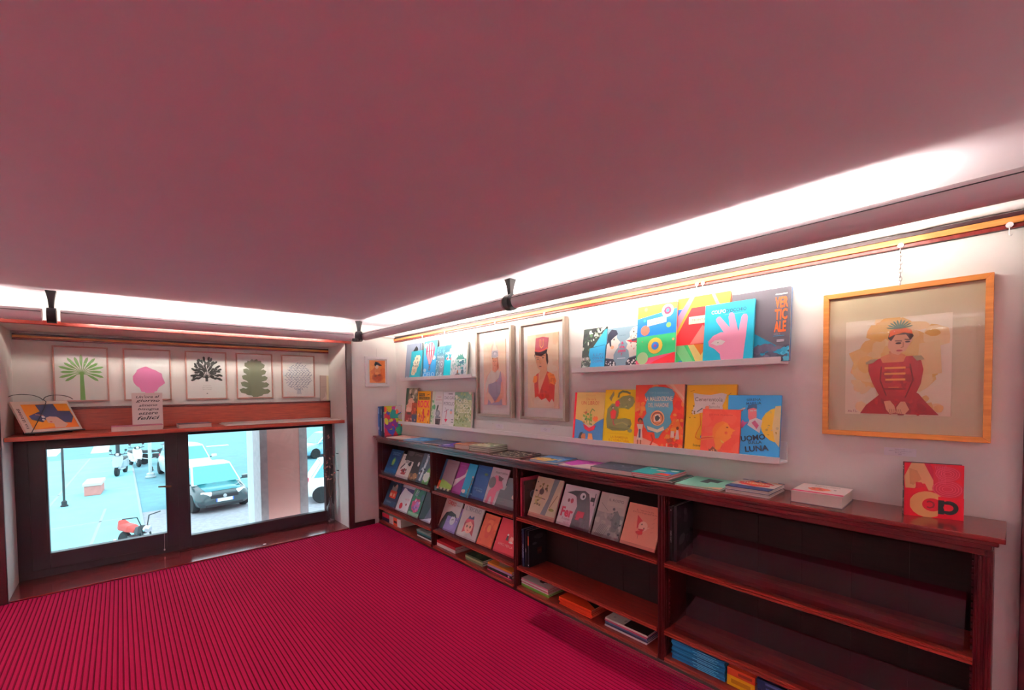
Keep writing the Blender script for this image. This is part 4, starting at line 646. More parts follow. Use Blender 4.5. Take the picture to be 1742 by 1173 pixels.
# ---- third bay
rack(2.40, 3.49, S1, 'clear rack on the upper shelf of the third bay')
side('thin pink-spined book standing against the divider', 2.374, -.218, .19, .285, .010, S1, '#b03a54', spine='#e0486a', group=B3)
side('dark cover with a magnifying glass over an orange handle', 2.398, -.205, .18, .262, .016, S1, '#3a2624', [('e', .45, .6, .17, .17, '#8a8f9a'), ('e', .45, .6, .12, .12, '#5a6470'), ('l', [(.48, .46), (.56, .06)], .16, '#c86a2c'), ('s', 8, 3, (.1, .7, .9, .98), .05, .1, ['#5a3a2c', '#1f1614'])], spine='#201416', spine_art=[('r', .3, .1, .7, .9, '#8a3a4a')], group=B3)
dis('beige cover with ink plants and a grey tree trunk', 2.558, .255, .852, S1, '#d8c6a8', [('p', [(.42, 0), (.62, 0), (.74, .5), (.86, 1), (.66, 1), (.6, .5)], '#77747a'), ('s', 12, 3, (.05, .6, .5, .9), .02, .05, ['#8a7a3a', '#4a3a2a']), ('l', [(.2, .5), (.32, .86)], .02, '#5a4a2a'), ('e', .3, .64, .09, .09, '#4a2a2a'), ('l', [(.1, .5), (.5, .47)], .02, '#4a3a3a'), ('s', 14, 5, (.05, .28, .36, .5), .03, .05, ['#a89a4a', '#6a5a3a', '#c8b878']), ('e', .82, .26, .1, .04, '#8a8a3a'), ('l', [(.74, .3), (.92, .62)], .02, '#7a5a34'), ('r', 0, 0, 1, .1, '#c8907a')], spine='#b02a44', t=.014, group=B3)
dis('white cover of a big black crow titled Fer', 2.85, .282, .836, S1, '#e6dade', [('p', [(.44, 0), (.46, .3), (.50, .52), (.42, .72), (.36, .80), (.48, .90), (.62, .92), (.76, .86), (.84, .66), (.94, .3), (1, .06), (1, 0)], '#4a4048'), ('p', [(.10, .80), (.34, .88), (.5, .90), (.44, .74), (.3, .78)], '#2c262c'), ('e', .60, .78, .085, .085, '#efe9ea'), ('e', .62, .775, .03, .035, '#241e22'), ('p', [(.5, .2), (.76, .2), (.76, .42), (.56, .42)], '#b8304c'), ('t', 'Fer', .25, .33, .36, .24, '#c01f48', 0, .04), ('t', 'Il cuculo', .27, .17, .24, .06, '#8a5a6a'), ('t', 'ALLO', .3, .08, .16, .04, '#b06a80'), ('e', .22, .62, .035, .045, '#6a2434'), ('e', .32, .62, .045, .06, '#8a1f34'), ('r', .84, .70, .96, .8, '#2c262c'), ('l', [(.95, .62), (.95, .9)], .02, '#2c262c'), ('s', 20, 3, (.5, .02, .9, .3), .03, .07, ['#5a4e58', '#40363e'])], spine='#b8a8b0', t=.018, group=B3)
dis('grey photographic cover of thistles titled IL ROSPO', 3.115, .20, .833, S1, '#bdb2a8', [('r', 0, 0, 1, .55, '#9a9490'), ('s', 30, 3, (0, 0, 1, .6), .05, .12, ['#7d7c78', '#b4aea6', '#8f8d8a', '#a59f98']), ('r', .3, .72, .95, .94, '#cabdb0'), ('t', 'IL ROSPO', .62, .85, .54, .06, '#5a4e48'), ('l', [(.1, .75), (.4, .6)], .012, '#5a5650'), ('b', .76, .4, .16, .3, '#6a6a6a', 4), ('s', 16, 8, (.55, .05, 1, .7), .03, .06, ['#55565a', '#74746f', '#3f4044'])] + [('l', [(.1 + k * .06, .02), (.3 + k * .05, .34 - k * .02)], .012, '#5a5856') for k in range(6)], group=B3)
dis('salmon pink cover with a red-hatted wooden doll', 3.34, .23, .803, S1, '#ee9a80', [('t', "L'amico\nscomparso", .5, .83, .7, .1, '#b8584a'), ('p', [(.32, .74), (.56, .58), (.38, .42)], '#d2363c'), ('e', .54, .50, .13, .13, '#f6c4ac'), ('p', [(.40, .42), (.60, .44), (.54, .36)], '#c03038'), ('b', .48, .34, .1, .05, '#d2363c', 3), ('l', [(.46, .3), (.47, .2)], .01, '#a83a3a'), ('e', .5, .54, .014, .02, '#2c1a18'), ('e', .58, .46, .014, .02, '#2c1a18'), ('l', [(.62, .44), (.72, .5)], .02, '#f6c4ac'), ('t', 'edizioni', .4, .06, .4, .02, '#c87464')] + [('l', [(.78, .4 + k * .1), (.84, .42 + k * .11)], .008, '#c87060') for k in range(4)], group=B3)
side('black book with a white horse on its cover in the empty row', 2.436, -.205, .19, .270, .016, S2, '#141014', [('b', .55, .8, .25, .1, '#3a3438', 3), ('e', .3, .62, .12, .05, '#4a4448'), ('r', .45, .3, .7, .48, '#4a1c18'), ('t', 'NERO', .57, .39, .2, .06, '#8a4a3a')], spine='#0f0c10', spine_art=[('r', .2, .6, .8, .86, '#d85a2c'), ('e', .5, .06, .3, .3, '#e8e4e4')], group=B3)
side('black book between two others in the empty row', 2.418, -.212, .19, .275, .018, S2, '#181418', spine='#171217', spine_art=[('r', .3, .4, .7, .5, '#8a8488')], group=B3)
side('navy book with a white-lettered spine in the empty row', 2.398, -.220, .195, .280, .022, S2, '#1a2440', spine='#18233f', spine_art=[('t', 'DIZIONARIO', .5, .42, 4.6, .035, '#c8d2e4', math.pi / 2)], group=B3)
GP = 'slim books in the pink and green pile'
stack([('lowest lime green slim book in the pink-topped pile', .009, '#6fa03a'), ('second lime green slim book in the pink-topped pile', .009, '#86b048'), ('slim white book in the pink-topped pile', .009, '#dccfd2'), ('slim rose book in the pink-topped pile', .010, '#c86a84'), ('slim pale book under the top of the pink pile', .008, '#e2d4d4'), ('white and pink cover with a black blot on top of its pile', .010, '#d87a9a', [('r', 0, 0, .55, 1, '#dccfc8'), ('b', .4, .4, .16, .2, '#1f1a1c', 3), ('e', .3, .3, .06, .05, '#e6dede')])], 2.365, 2.64, S0, group=GP)
GO = 'orange books in one pile'
stack([('%s slim orange-spined book from the bottom of the orange pile' % q, .0078, '#d23a1c') for q in ORD[:5]] + [('orange book with a black cover print on top of its pile', .009, '#e0451f', [('p', [(.2, 0), (1, 0), (1, .8), (.6, .6)], '#1c1412'), ('e', .7, .55, .1, .08, '#6a4a44')])], 2.745, 3.02, S0, group=GO)
stack([('white book at the bottom of the black-topped pile', .009, '#d4cccc'), ('navy book in the black-topped pile', .012, '#28324e'), ('slate blue book in the black-topped pile', .010, '#4a5a78'), ('rose-edged book in the black-topped pile', .009, '#b84a62'), ('cream and black cover on top of a pile in the third bay', .011, '#e0d4c8', [('r', 0, 0, 1, .55, '#2a1c18'), ('s', 8, 3, (.2, .55, .8, .9), .04, .08, ['#8a8078', '#b8aca0']), ('e', .6, .3, .08, .06, '#5a4038')])], 3.125, 3.415, S0, group=G0)
# ---- bay at the open end
rack(3.60, 4.665, S1, 'long empty clear rack on the upper shelf of the end bay', .17); rack(3.575, 4.665, S2, 'long empty clear rack on the lower shelf of the end bay', .17)
side('black-spined book standing against the divider of the end bay', 3.560, -.205, .19, .300, .016, S1, '#1c1618', spine='#120e10', spine_art=[('t', 'LUPO NERO', .5, .45, 4, .025, '#b8b0b4', math.pi / 2), ('e', .5, .93, .2, .2, '#d8d2d4')], group=B4)
side('smoky marbled cover standing in the end bay', 3.582, -.200, .185, .305, .018, S1, '#2c2228', [('s', 30, 3, (0, 0, 1, 1), .08, .2, ['#4a3e46', '#241c22', '#5f525a', '#382c34'])], spine='#181216', group=B4)
GB = 'blue paperbacks in one pile'
stack([('%s slim blue paperback from the bottom of the pile in the end bay' % q, .0086, ('#1c6a98', '#175c88', '#2174a4')[i % 3], (), [('r', .25, .1 + .05 * (i % 3), .7, .5 + .08 * (i % 2), '#5fb4d8')]) for i, q in enumerate(ORD)], 3.565, 3.845, S0, group=GB)
stack([('golden yellow book under the orange-red one in the end bay', .052, '#e0a51f', (), [('r', .3, .15, .7, .85, '#b87a14')]), ('orange-red book on the yellow one in the end bay', .036, '#d0482a', (), [('r', .3, .1, .7, .6, '#8a2a1c')])], 3.857, 3.985, S0, group=G0)
stack([('%s dark blue book from the bottom of the pile beside the yellow one' % q, .023, '#1c2548', (), [('r', .3, .15, .7, .7, '#5a6490')]) for q in ORD[:4]], 3.992, 4.115, S0, group='dark blue books in one pile')
stack([('brown book in the dim end of the bottom shelf', .03, '#4a2a24'), ('grey book in the dim end of the bottom shelf', .024, '#5a5054')], 4.20, 4.46, S0, group=G0)
# clear acrylic ledge left on the carpet against the bookcase foot
lr = empty('acrylic_ledge', (2.70, -.42, .0008), label='clear acrylic ledge lying on the carpet against the third bay', cat='display rack')
Lr = 1.35; M_ACRYL2 = clear_mat('scuffed_acrylic', (.985, .97, .975), .45, rough=.12)
MB().box(0, Lr, -.075, .12, 0, .003, M_ACRYL2).build('floor_sheet', lr)
MB().prism([(.12, .0), (.123, .0), (.145, .040), (.142, .040)], 0, 0, Lr, M_ACRYL2).build('upright_sheet', lr)
MB().prism([(-.075, .003), (-.072, .003), (-.082, .022), (-.085, .022)], 0, 0, Lr, M_ACRYL2).build('front_lip', lr)
# ================================================================== framed pictures
def framed(label, M, W, H, border, depth, fm, mount, sheet, art, sheet_col='#f2efe8', raise_=0., group=None, lip=None, name='framed_picture', hang=()):
    """frame W x H, front on local -y, back against y = 0, foot at z = 0; sheet = (u0, v0, u1, v1) of the picture inside the frame"""
    r_ = empty(name, label=label, cat='picture', group=group); r_.matrix_world = M
    o = [(-W / 2, 0), (W / 2, 0), (W / 2, H), (-W / 2, H)]; b = border
    i = [(-W / 2 + b, b), (W / 2 - b, b), (W / 2 - b, H - b), (-W / 2 + b, H - b)]
    for k, nm in enumerate(('bottom_rail', 'side_rail', 'top_rail', 'side_rail')):
        A, B, C_, D_ = o[k], o[(k + 1) % 4], i[(k + 1) % 4], i[k]
        vs = [(p[0], -depth, p[1]) for p in (A, B, C_, D_)] + [(p[0], 0, p[1]) for p in (A, B, C_, D_)]
        MB().add(vs, [(0, 1, 2, 3), (7, 6, 5, 4), (0, 4, 5, 1), (1, 5, 6, 2), (2, 6, 7, 3), (3, 7, 4, 0)], fm).build(nm, r_, bevel=.0015)
    yb = -depth * .35
    MB().box(-W / 2 + b, W / 2 - b, yb, 0, b, H - b, ink(mount)).build('mount_board', r_)
    u0, v0, u1, v1 = sheet; x0, x1, z0, z1 = -W / 2 + u0 * W, -W / 2 + u1 * W, v0 * H, v1 * H
    ys = yb - .0015 - raise_
    sh_ = MB().box(x0, x1, ys, yb, z0, z1, ink(sheet_col)).build('picture_sheet', r_)
    if art: draw(art, x1 - x0, z1 - z0, lambda x, y, k: (x0 + x, ys - .0003 - k, z0 + y), 'picture_print', r_)
    MB().box(-W / 2 + b, W / 2 - b, -depth * .86, -depth * .86 + .002, b, H - b, M_PGLASS).build('glass', r_)
    for (x, zt) in hang: MB().tube([(x, -.004, H), (x, -.004, zt)], .0012, M_STEEL, 6).build('hanging_wire', r_)
    return r_
M_ROSE = mat('rose_wood', (.56, .30, .24), rough=.45, noise=.3, scale=30)
M_TAUPE = mat('taupe_wood', (.33, .245, .19), rough=.45, noise=.35, scale=30, stretch=(8, 8, 1))
M_OAK = wood_mat('orange_oak', (.78, .30, .055), (.62, .21, .035), rough=.4)
M_WFR = mat('white_wood', (.80, .77, .76), rough=.45)
# ---- the five tree prints in the niche
NB = lambda y: Matrix.Translation((-.5365, y, 1.437)) @ Matrix.Rotation(R(90), 4, 'Z')
def leafy(u, v, L, wd, ang, c):
    x1, y1 = L * math.cos(ang), L * math.sin(ang); n = (-math.sin(ang) * wd, math.cos(ang) * wd)
    return ('p', [(u, v), (u + .45 * x1 + n[0], v + (.45 * y1 + n[1]) * .73), (u + .85 * x1 + n[0] * .9, v + (.85 * y1 + n[1] * .9) * .73), (u + x1, v + y1 * .73), (u + .8 * x1 - n[0] * .7, v + (.8 * y1 - n[1] * .7) * .73), (u + .4 * x1 - n[0] * .6, v + (.4 * y1 - n[1] * .6) * .73)], c)
g = '#74b455'
A1 = [('p', [(.46, 0), (.56, 0), (.54, .5), (.47, .5)], g)] + [leafy(.505 + .10 * math.cos(R(-38 + k * 18.3)), .545 + .07 * math.sin(R(-38 + k * 18.3)), .31 + .05 * (k % 2), .036, R(-38 + k * 18.3), g) for k in range(15)] + [('l', [(.505, .5), (.505 + .13 * math.cos(R(-38 + k * 18.3)), .545 + .09 * math.sin(R(-38 + k * 18.3)))], .012, g) for k in range(15)]
A2 = [('b', .52, .40, .37, .34, '#ee86bd', 4), ('e', .50, .41, .34, .31, '#ee86bd'), ('p', [(.40, 0), (.66, 0), (.62, .2), (.44, .2)], '#ee86bd')]
rnd = random.Random(4); dk = '#2b322e'
A3 = [('l', [(.5, .38), (.5, .5)], .07, dk)] + [('l', [(.5, .44), (.5 + .16 * math.cos(R(a)), .44 + .13 * math.sin(R(a)))], .016, dk) for a in range(20, 170, 18)] + [leafy(.5 + d * math.cos(R(a)) * .9, .50 + d * math.sin(R(a)) * 1.02, .15, .034, R(a + rnd.uniform(-28, 28)), dk) for d in (.07, .14, .20, .26, .31) for a in range(-14, 195, 16)] + [('t', 'le parole', .5, .27, .2, .02, '#a9aca6'), ('t', 'che crescono', .5, .23, .26, .02, '#a9aca6'), ('t', 'fra i rami', .5, .19, .22, .02, '#a9aca6'), ('e', .5, .1, .02, .02, '#9a9d98')]
ol = '#7f8a6c'
A4 = [('p', [(.42, 0), (.58, 0), (.56, .6), (.46, .6)], ol)] + [q for k in range(5) for q in (leafy(.5, .08 + k * .14, .47 - .03 * k, .10, R(10 + 5 * k), ol), leafy(.5, .11 + k * .14, .47 - .03 * k, .10, R(168 - 5 * k), ol), ('b', .5, .14 + k * .14, .30 - .02 * k, .17, ol, k))] + [leafy(.5, .66, .34, .075, R(a), ol) for a in (55, 78, 104, 128)]
A5 = []; rnd = random.Random(8)
for r_i in range(12):
    for c_i in range(9):
        u = .10 + c_i * .10 + (.05 if r_i % 2 else 0); v = .18 + r_i * .058
        if ((u - .5) / .42) ** 2 + ((v - .5) / .34) ** 2 < 1:
            s_ = 1 if (r_i // 2) % 2 else -1; c_ = rnd.choice(['#74849c', '#8e9bb0', '#5c6c8c', '#9aa2b4'])
            A5.append(('l', [(u - .045, v - .02 * s_), (u + .045, v + .02 * s_)], .015, c_))
            if c_i % 2: A5.append(('l', [(u, v), (u + .03, v + .03)], .014, c_))
A5 += [('l', [(.44 + .03 * k, .06), (.46 + .02 * k, .2)], .01, '#8f9db0') for k in range(5)]
FR = [(-2.8334, -2.4898, 'rose-framed print of a green palm tree', A1, '#eef2ea'), (-2.3915, -2.0519, 'rose-framed print of a round pink tree', A2, '#f0f3f0'), (-1.9414, -1.6017, 'rose-framed print of a dark feathery tree with small writing', A3, '#f1f4ef'), (-1.5179, -1.1798, 'rose-framed print of a bushy olive-grey tree', A4, '#eef1ec'), (-1.0924, -.7463, 'rose-framed print of a tree of thin blue-grey dashes', A5, '#f0f2ee')]
for y0, y1, lab, art, cl in FR:
    framed(lab, NB((y0 + y1) / 2), y1 - y0, .470, .011, .022, M_ROSE, cl, (.035, .027, .965, .973), art, cl, group='rose-framed tree prints', hang=((.02, .52),))
# ---- two tall portraits
RW = lambda x, z: Matrix.Translation((x, -.0135, z))
sk, hr = '#e9a486', '#7a3a2c'
P1 = [('s', 30, 3, (0, 0, 1, 1), .14, .3, ['#f3cdb4', '#f5d8bc', '#f0bfae', '#f6dcc4']), ('p', [(.02, .22), (.2, .40), (.5, .2), (.86, .5), (1, .4), (1, 0), (0, 0)], '#f0bfae'),
    ('p', [(.12, .14), (.10, .34), (.16, .46), (.34, .54), (.44, .50), (.62, .54), (.80, .50), (.88, .36), (.90, .12), (.76, .06), (.30, .02)], '#ecb39c'),
    ('p', [(.20, .06), (.22, .30), (.20, .40), (.60, .36), (.78, .52), (.84, .36), (.80, .16), (.84, 0), (.16, 0)], '#a89ab2'), ('p', [(.20, .46), (.36, .54), (.48, .50), (.66, .54), (.76, .50), (.70, .42), (.50, .35), (.22, .32), (.10, .16), (.08, .32)], '#e9dccf'),
    ('p', [(.10, .14), (.18, .10), (.36, .02), (.50, .05), (.42, .10), (.22, .20)], '#efc4ae'), ('p', [(.88, .34), (.90, .14), (.70, .05), (.52, .04), (.62, .10), (.76, .18), (.80, .36)], sk), ('l', [(.5, .04), (.66, .1)], .02, '#d88a6c'),
    ('p', [(.44, .66), (.42, .54), (.54, .50), (.64, .54), (.64, .68)], '#e59a78'), ('p', [(.66, .72), (.70, .58), (.66, .53), (.62, .60)], '#b85a3a'), ('e', .53, .66, .115, .17, '#e9a182'), ('p', [(.41, .70), (.42, .76), (.65, .76), (.66, .68), (.62, .73), (.46, .73)], '#a04a30'),
    ('e', .48, .675, .022, .010, '#4a2a24'), ('e', .58, .675, .022, .010, '#4a2a24'), ('l', [(.53, .67), (.52, .64), (.54, .635)], .010, '#c87a5c'), ('e', .53, .613, .03, .011, '#c05a4c'),
    ('p', [(.38, .74), (.40, .84), (.68, .84), (.69, .74), (.54, .72)], '#c9c4cc'), ('p', [(.42, .84), (.48, .92), (.53, .98), (.58, .92), (.66, .84)], '#f0e3d2'), ('l', [(.40, .79), (.54, .83), (.68, .79)], .014, '#8f8a98'), ('l', [(.44, .75), (.50, .83)], .012, '#9a94a2'), ('l', [(.62, .83), (.66, .75)], .012, '#9a94a2'), ('e', .54, .79, .035, .03, '#e8e2e6'), ('l', [(.38, .745), (.54, .725), (.69, .745)], .016, '#f3eee6')]
framed('tall taupe-framed portrait of a woman in a silver crown and lilac dress', RW(1.855, 1.270), .473, .752, .022, .045, M_TAUPE, '#f4f1ec', (.19, .135, .81, .865), P1, '#f4d3b8', raise_=.006, group='tall portraits on the wall', hang=((.0, .79),))
P2 = [('s', 24, 5, (0, 0, 1, 1), .14, .3, ['#f1d6b4', '#eecfac', '#f4ddc0', '#ecc9a2']), ('p', [(.2, .0), (.86, 0), (.84, .14), (.22, .12)], '#f2dcc0'),
    ('p', [(.24, .14), (.22, .40), (.30, .46), (.46, .50), (.64, .50), (.84, .45), (.90, .36), (.86, .08), (.80, .13), (.72, .08), (.60, .14), (.46, .11), (.34, .16)], '#cf2a1c'), ('s', 20, 3, (.26, .14, .84, .4), .03, .08, ['#d8341f', '#b81f1a', '#c2261c']),
    ('p', [(.38, .48), (.36, .36), (.38, .18), (.46, .28), (.66, .50)], '#e9b48c'), ('p', [(.44, .60), (.42, .48), (.40, .38), (.50, .40), (.66, .50), (.62, .62)], '#e3a67c'), ('p', [(.18, .36), (.22, .44), (.34, .44), (.32, .36), (.24, .34)], '#f0862a'), ('p', [(.66, .46), (.74, .48), (.88, .44), (.94, .36), (.88, .31), (.74, .34)], '#f0862a'), ('s', 12, 2, (.68, .33, .9, .45), .02, .04, ['#f7a040', '#d86a1c']),
    ('p', [(.28, .74), (.30, .62), (.36, .54), (.44, .51), (.54, .54), (.64, .62), (.66, .76)], '#e6a67e'), ('p', [(.62, .76), (.68, .72), (.70, .62), (.66, .58), (.62, .66)], '#4a2c24'), ('p', [(.26, .74), (.30, .60), (.28, .66), (.24, .72)], '#3c241e'), ('e', .36, .665, .034, .012, '#3a2420'), ('e', .53, .68, .036, .012, '#3a2420'), ('l', [(.31, .69), (.41, .69)], .012, '#4a2c24'), ('l', [(.47, .70), (.59, .71)], .012, '#4a2c24'), ('l', [(.44, .68), (.42, .61), (.46, .605)], .012, '#c07a54'), ('e', .44, .565, .045, .014, '#8a3a34'),
    ('p', [(.25, .77), (.28, .72), (.46, .70), (.64, .74), (.68, .79), (.60, .77), (.40, .755)], '#1f1a22'), ('p', [(.26, .77), (.40, .755), (.60, .775), (.68, .80), (.72, .94), (.52, .96), (.30, .95)], '#b23a4c'), ('l', [(.27, .785), (.42, .77), (.60, .79), (.69, .81)], .03, '#e2563c'), ('l', [(.44, .93), (.44, .84), (.48, .81), (.54, .84), (.54, .93)], .022, '#efa05a'), ('l', [(.48, .92), (.49, .85)], .014, '#d8543c')]
framed('tall taupe-framed portrait of a figure in a red shako and scarlet jacket', RW(2.428, 1.2685), .476, .748, .022, .045, M_TAUPE, '#f3f0ea', (.155, .12, .83, .865), P2, '#f1d6b4', raise_=.006, group='tall portraits on the wall', hang=((.0, .79),))
# ---- the large picture at the open end
rd = '#b02428'
P3 = [('b', .5, .55, .42, .40, '#ecc277', 3), ('s', 40, 4, (.12, .3, .9, .95), .06, .14, ['#e9b968', '#efcb8a', '#f2d59c', '#e6b25a']), ('s', 14, 8, (.05, .06, .9, .3), .04, .09, ['#efd09a', '#f2dcb4', '#e9c07c']), ('p', [(.70, .40), (.92, .42), (.90, .74), (.72, .72)], '#efcf94'),
    ('p', [(.16, .01), (.22, .10), (.34, .20), (.40, .28), (.62, .28), (.72, .22), (.80, .12), (.90, .01)], rd), ('s', 30, 5, (.30, .02, .76, .15), .03, .06, ['#c22c2a', '#981c24', '#a82026']),
    ('p', [(.33, .58), (.24, .54), (.24, .46), (.28, .34), (.34, .22), (.40, .15), (.48, .13), (.46, .20), (.40, .26), (.40, .46)], rd), ('p', [(.66, .60), (.74, .55), (.76, .46), (.74, .32), (.68, .18), (.62, .13), (.56, .14), (.60, .22), (.66, .30), (.64, .46)], rd), ('p', [(.33, .58), (.30, .52), (.38, .20), (.64, .20), (.72, .52), (.68, .60), (.60, .60), (.58, .55), (.38, .54), (.36, .59)], '#b8282c'), ('s', 18, 6, (.38, .24, .66, .5), .03, .06, ['#a01f26', '#c43430']),
    ('p', [(.36, .60), (.38, .54), (.58, .545), (.60, .61), (.54, .64), (.44, .63)], '#e08a56'), ('p', [(.21, .55), (.26, .58), (.34, .585), (.28, .54), (.22, .53)], '#b8a87a'), ('p', [(.66, .60), (.74, .60), (.77, .56), (.70, .55)], '#b8a87a'),
    ('l', [(.37, .50), (.36, .36), (.42, .20)], .012, '#7d161c'), ('l', [(.64, .52), (.67, .36), (.60, .18)], .012, '#7d161c'), ('l', [(.40, .27), (.60, .27)], .02, '#8d1a20'), ('r', .40, .475, .60, .495, '#efa65a'), ('r', .40, .415, .60, .435, '#efa65a'), ('r', .41, .355, .60, .375, '#efa65a'), ('r', .44, .28, .54, .29, '#d8743c'),
    ('p', [(.44, .66), (.46, .57), (.52, .56), (.56, .64)], '#d98a5c'), ('p', [(.44, .80), (.43, .70), (.47, .635), (.53, .615), (.60, .66), (.66, .76), (.64, .82), (.50, .84)], '#eab28a'), ('p', [(.43, .79), (.44, .84), (.54, .87), (.64, .86), (.67, .80), (.64, .76), (.60, .82), (.50, .82), (.46, .76)], '#5a4238'), ('p', [(.44, .80), (.45, .87), (.56, .90), (.65, .86), (.66, .82), (.58, .84), (.48, .82)], '#ef6a2c'),
    ('e', .53, .735, .028, .012, '#4a3430'), ('e', .615, .745, .024, .011, '#4a3430'), ('l', [(.50, .76), (.56, .755)], .010, '#5a3a30'), ('l', [(.59, .77), (.64, .765)], .010, '#5a3a30'), ('l', [(.575, .74), (.575, .695), (.555, .69)], .009, '#c07a58'), ('e', .54, .66, .03, .011, '#b8484a'),
    ('p', [(.40, .14), (.46, .15), (.50, .10), (.52, .03), (.46, .01), (.42, .06)], '#e8aa84'), ('p', [(.60, .14), (.56, .14), (.52, .08), (.52, .02), (.60, .01), (.64, .06)], '#e8aa84')] + [('l', [(.45 + .02 * k, .02), (.46 + .016 * k, .06)], .006, '#b87452') for k in range(7)] + \
    [leafy(.54, .88, .13, .010, R(a), '#4f7456') for a in range(15, 175, 17)] + [('t', 'Ale F.L.', .085, .035, .10, .025, '#a8404a', .05)]
big = framed('large orange oak frame with a seated woman in a red braided jacket', Matrix.Translation((4.456, -.003, 1.2845)), .521, .625, .021, .030, M_OAK, '#dccfaa', (.155, .150, .795, .795), P3, '#f6e9cc', group=None)
# hanging chain and hooks on the wall rail
ch = empty('picture_chain', (4.456, -.030, 1.906), label='short dark steel chain above the orange oak picture', cat='chain')
for k in range(9):
    a = MB(); pts = []
    for t in range(13):
        q = t * 2 * math.pi / 12; x, z = .0055 * math.cos(q), .0115 * math.sin(q)
        pts.append((x, 0, .012 + k * .0165 + z) if k % 2 else (0, x, .012 + k * .0165 + z))
    a.tube(pts, .0017, M_STEEL, 6, cap=False).build('link', ch, smooth=True)
def hook(x, z, label):
    r_ = empty('rail_hook', (x, -.026, z), label=label, cat='hook', group='small hooks on the wall picture rail')
    MB().lathe([(.003, -.002), (.010, -.002), (.010, .002), (.003, .002)], (0, 0, 0), M_WHITE, 14, 'y').build('eyelet', r_)
    MB().tube([(0, -.003, -.006), (0, -.003, -.034), (.004, -.004, -.040), (.007, -.003, -.035)], .0016, M_STEEL, 6).build('shank', r_)
for x, lab in ((4.456, 'hook holding the chain of the oak picture'), (4.75, 'empty hook at the open end of the rail'), (3.607, 'clip above the red mountain cover'), (3.640, 'clip above the turquoise hand cover'), (2.436, 'hook above the scarlet jacket portrait'), (1.855, 'hook above the silver crown portrait'), (.657, 'hook above the balloon cover'), (1.083, 'hook above the cyan cover')):
    hook(x, 2.070, lab)
# ---- small orange picture in the white frame by the corner
P4 = [('s', 16, 3, (0, 0, 1, 1), .16, .3, ['#e8823a', '#ef9440', '#dc6e30']), ('e', .5, .24, .36, .30, '#c8642c'), ('e', .5, .24, .30, .25, '#b8501f'), ('p', [(.30, .5), (.36, .62), (.62, .62), (.72, .48), (.66, .36), (.36, .36)], '#e2884e'), ('e', .46, .72, .11, .13, '#f0c09a'), ('p', [(.30, .80), (.36, .94), (.56, .92), (.80, .76), (.62, .76), (.46, .82), (.36, .72)], '#241a22'), ('e', .46, .42, .12, .08, '#f0a060'), ('e', .62, .34, .1, .07, '#8a3a1c'), ('e', .36, .3, .08, .06, '#8a3a1c')]
framed('small orange picture in a wide white frame by the corner', Matrix.Translation((.0005, -.239, 1.550)) @ Matrix.Rotation(R(90), 4, 'Z'), .281, .336, .028, .024, M_WFR, '#e9e4e2', (.19, .13, .85, .88), P4, '#e8883c', hang=((0, .43),))
# ---- white caption cards
def card(x0, z0, w_, h, y, lines, label):
    r_ = tag(MB().box(x0, x0 + w_, y - .0012, y, z0, z0 + h, ink('#eceaf0')).build('caption_card'), label, 'card', 'small white caption cards')
    draw([('t', s_, .5, .80 - .2 * k, ww, .11, '#8a8a98') for k, (s_, ww) in enumerate(lines)], w_, h, lambda x, y_, k: (x0 + x, y - .0015 - k, z0 + y_), 'lettering', r_)
card(4.410, 1.208, .102, .033, -.0005, (('Pagamento 120', .3), ('matita acquerello pastello su carta', .7), ('30 x 35 cm', .3), ('2022', .1)), 'white caption card under the orange oak picture')
card(1.835, 1.172, .095, .036, -.0121, (('Regina', .2), ('olio', .3)), 'white caption card under the silver crown portrait')
card(2.375, 1.176, .102, .034, -.0121, (('Ussaro', .2), ('olio su tela', .4), ('2021', .2)), 'white caption card under the scarlet jacket portrait')

# ================================================================== things in the window niche
SZ = 1.1885
yaw, ln = R(35), R(35)
nv = Vector((math.cos(yaw), math.sin(yaw), 0)); rv = Vector((-math.sin(yaw), math.cos(yaw), 0)); uv = Vector((0, 0, math.cos(ln))) - nv * math.sin(ln)
bk = -(uv.cross(rv)).normalized(); bk = -bk if bk.dot(nv) > 0 else bk
Mb = Matrix((rv, bk, uv)).transposed().to_4x4()
Wb, Hb = .36, .285
bl = Vector((-.150, -2.955, SZ + .024))
Mb = Matrix.Translation(bl + rv * Wb / 2) @ Mb
book('cream cover of a woman under a huge dark hat, propped on a black stand', Wb, Hb, .020, Mb, '#f0e4d4', [
    ('r', .14, .08, .96, .90, '#f59a2c'), ('p', [(.14, .08), (.96, .08), (.96, .4), (.6, .16)], '#ef7a2c'), ('p', [(.38, .88), (.70, .90), (.72, .66), (.94, .64), (.95, .44), (.86, .24), (.74, .26), (.66, .44), (.50, .46), (.36, .30), (.2, .40), (.18, .52), (.40, .66)], '#3c3c5a'), ('p', [(.44, .44), (.52, .48), (.64, .46), (.72, .30), (.78, .20), (.70, .10), (.52, .10), (.54, .24), (.44, .28)], '#eec8b0'), ('e', .41, .47, .03, .03, '#f6efe6'), ('e', .39, .38, .025, .025, '#f6efe6'), ('l', [(.30, .56), (.42, .52)], .02, '#e08a70'), ('e', .5, .30, .025, .015, '#d86a5a'),
    ('t', 'LE DONNE', .06, .55, .34, .055, '#3a342e', math.pi / 2, .02), ('t', 'E LA', .06, .2, .12, .05, '#3a342e', math.pi / 2, .02)], spine='#e6d8c8')
st = empty('book_stand', (bl.x, bl.y, SZ), label='black wire book stand holding the dark hat cover', cat='book stand')
def sp(a, b, c=0.): return tuple(bl - st.location + rv * a + uv * b + nv * c - Vector((0, 0, 0)))
MB().tube([sp(-.01, -.006, .004), sp(.2, -.006, .004), sp(Wb + .01, -.006, .004)], .006, M_BLACK, 8).build('ledge_bar', st, smooth=True)
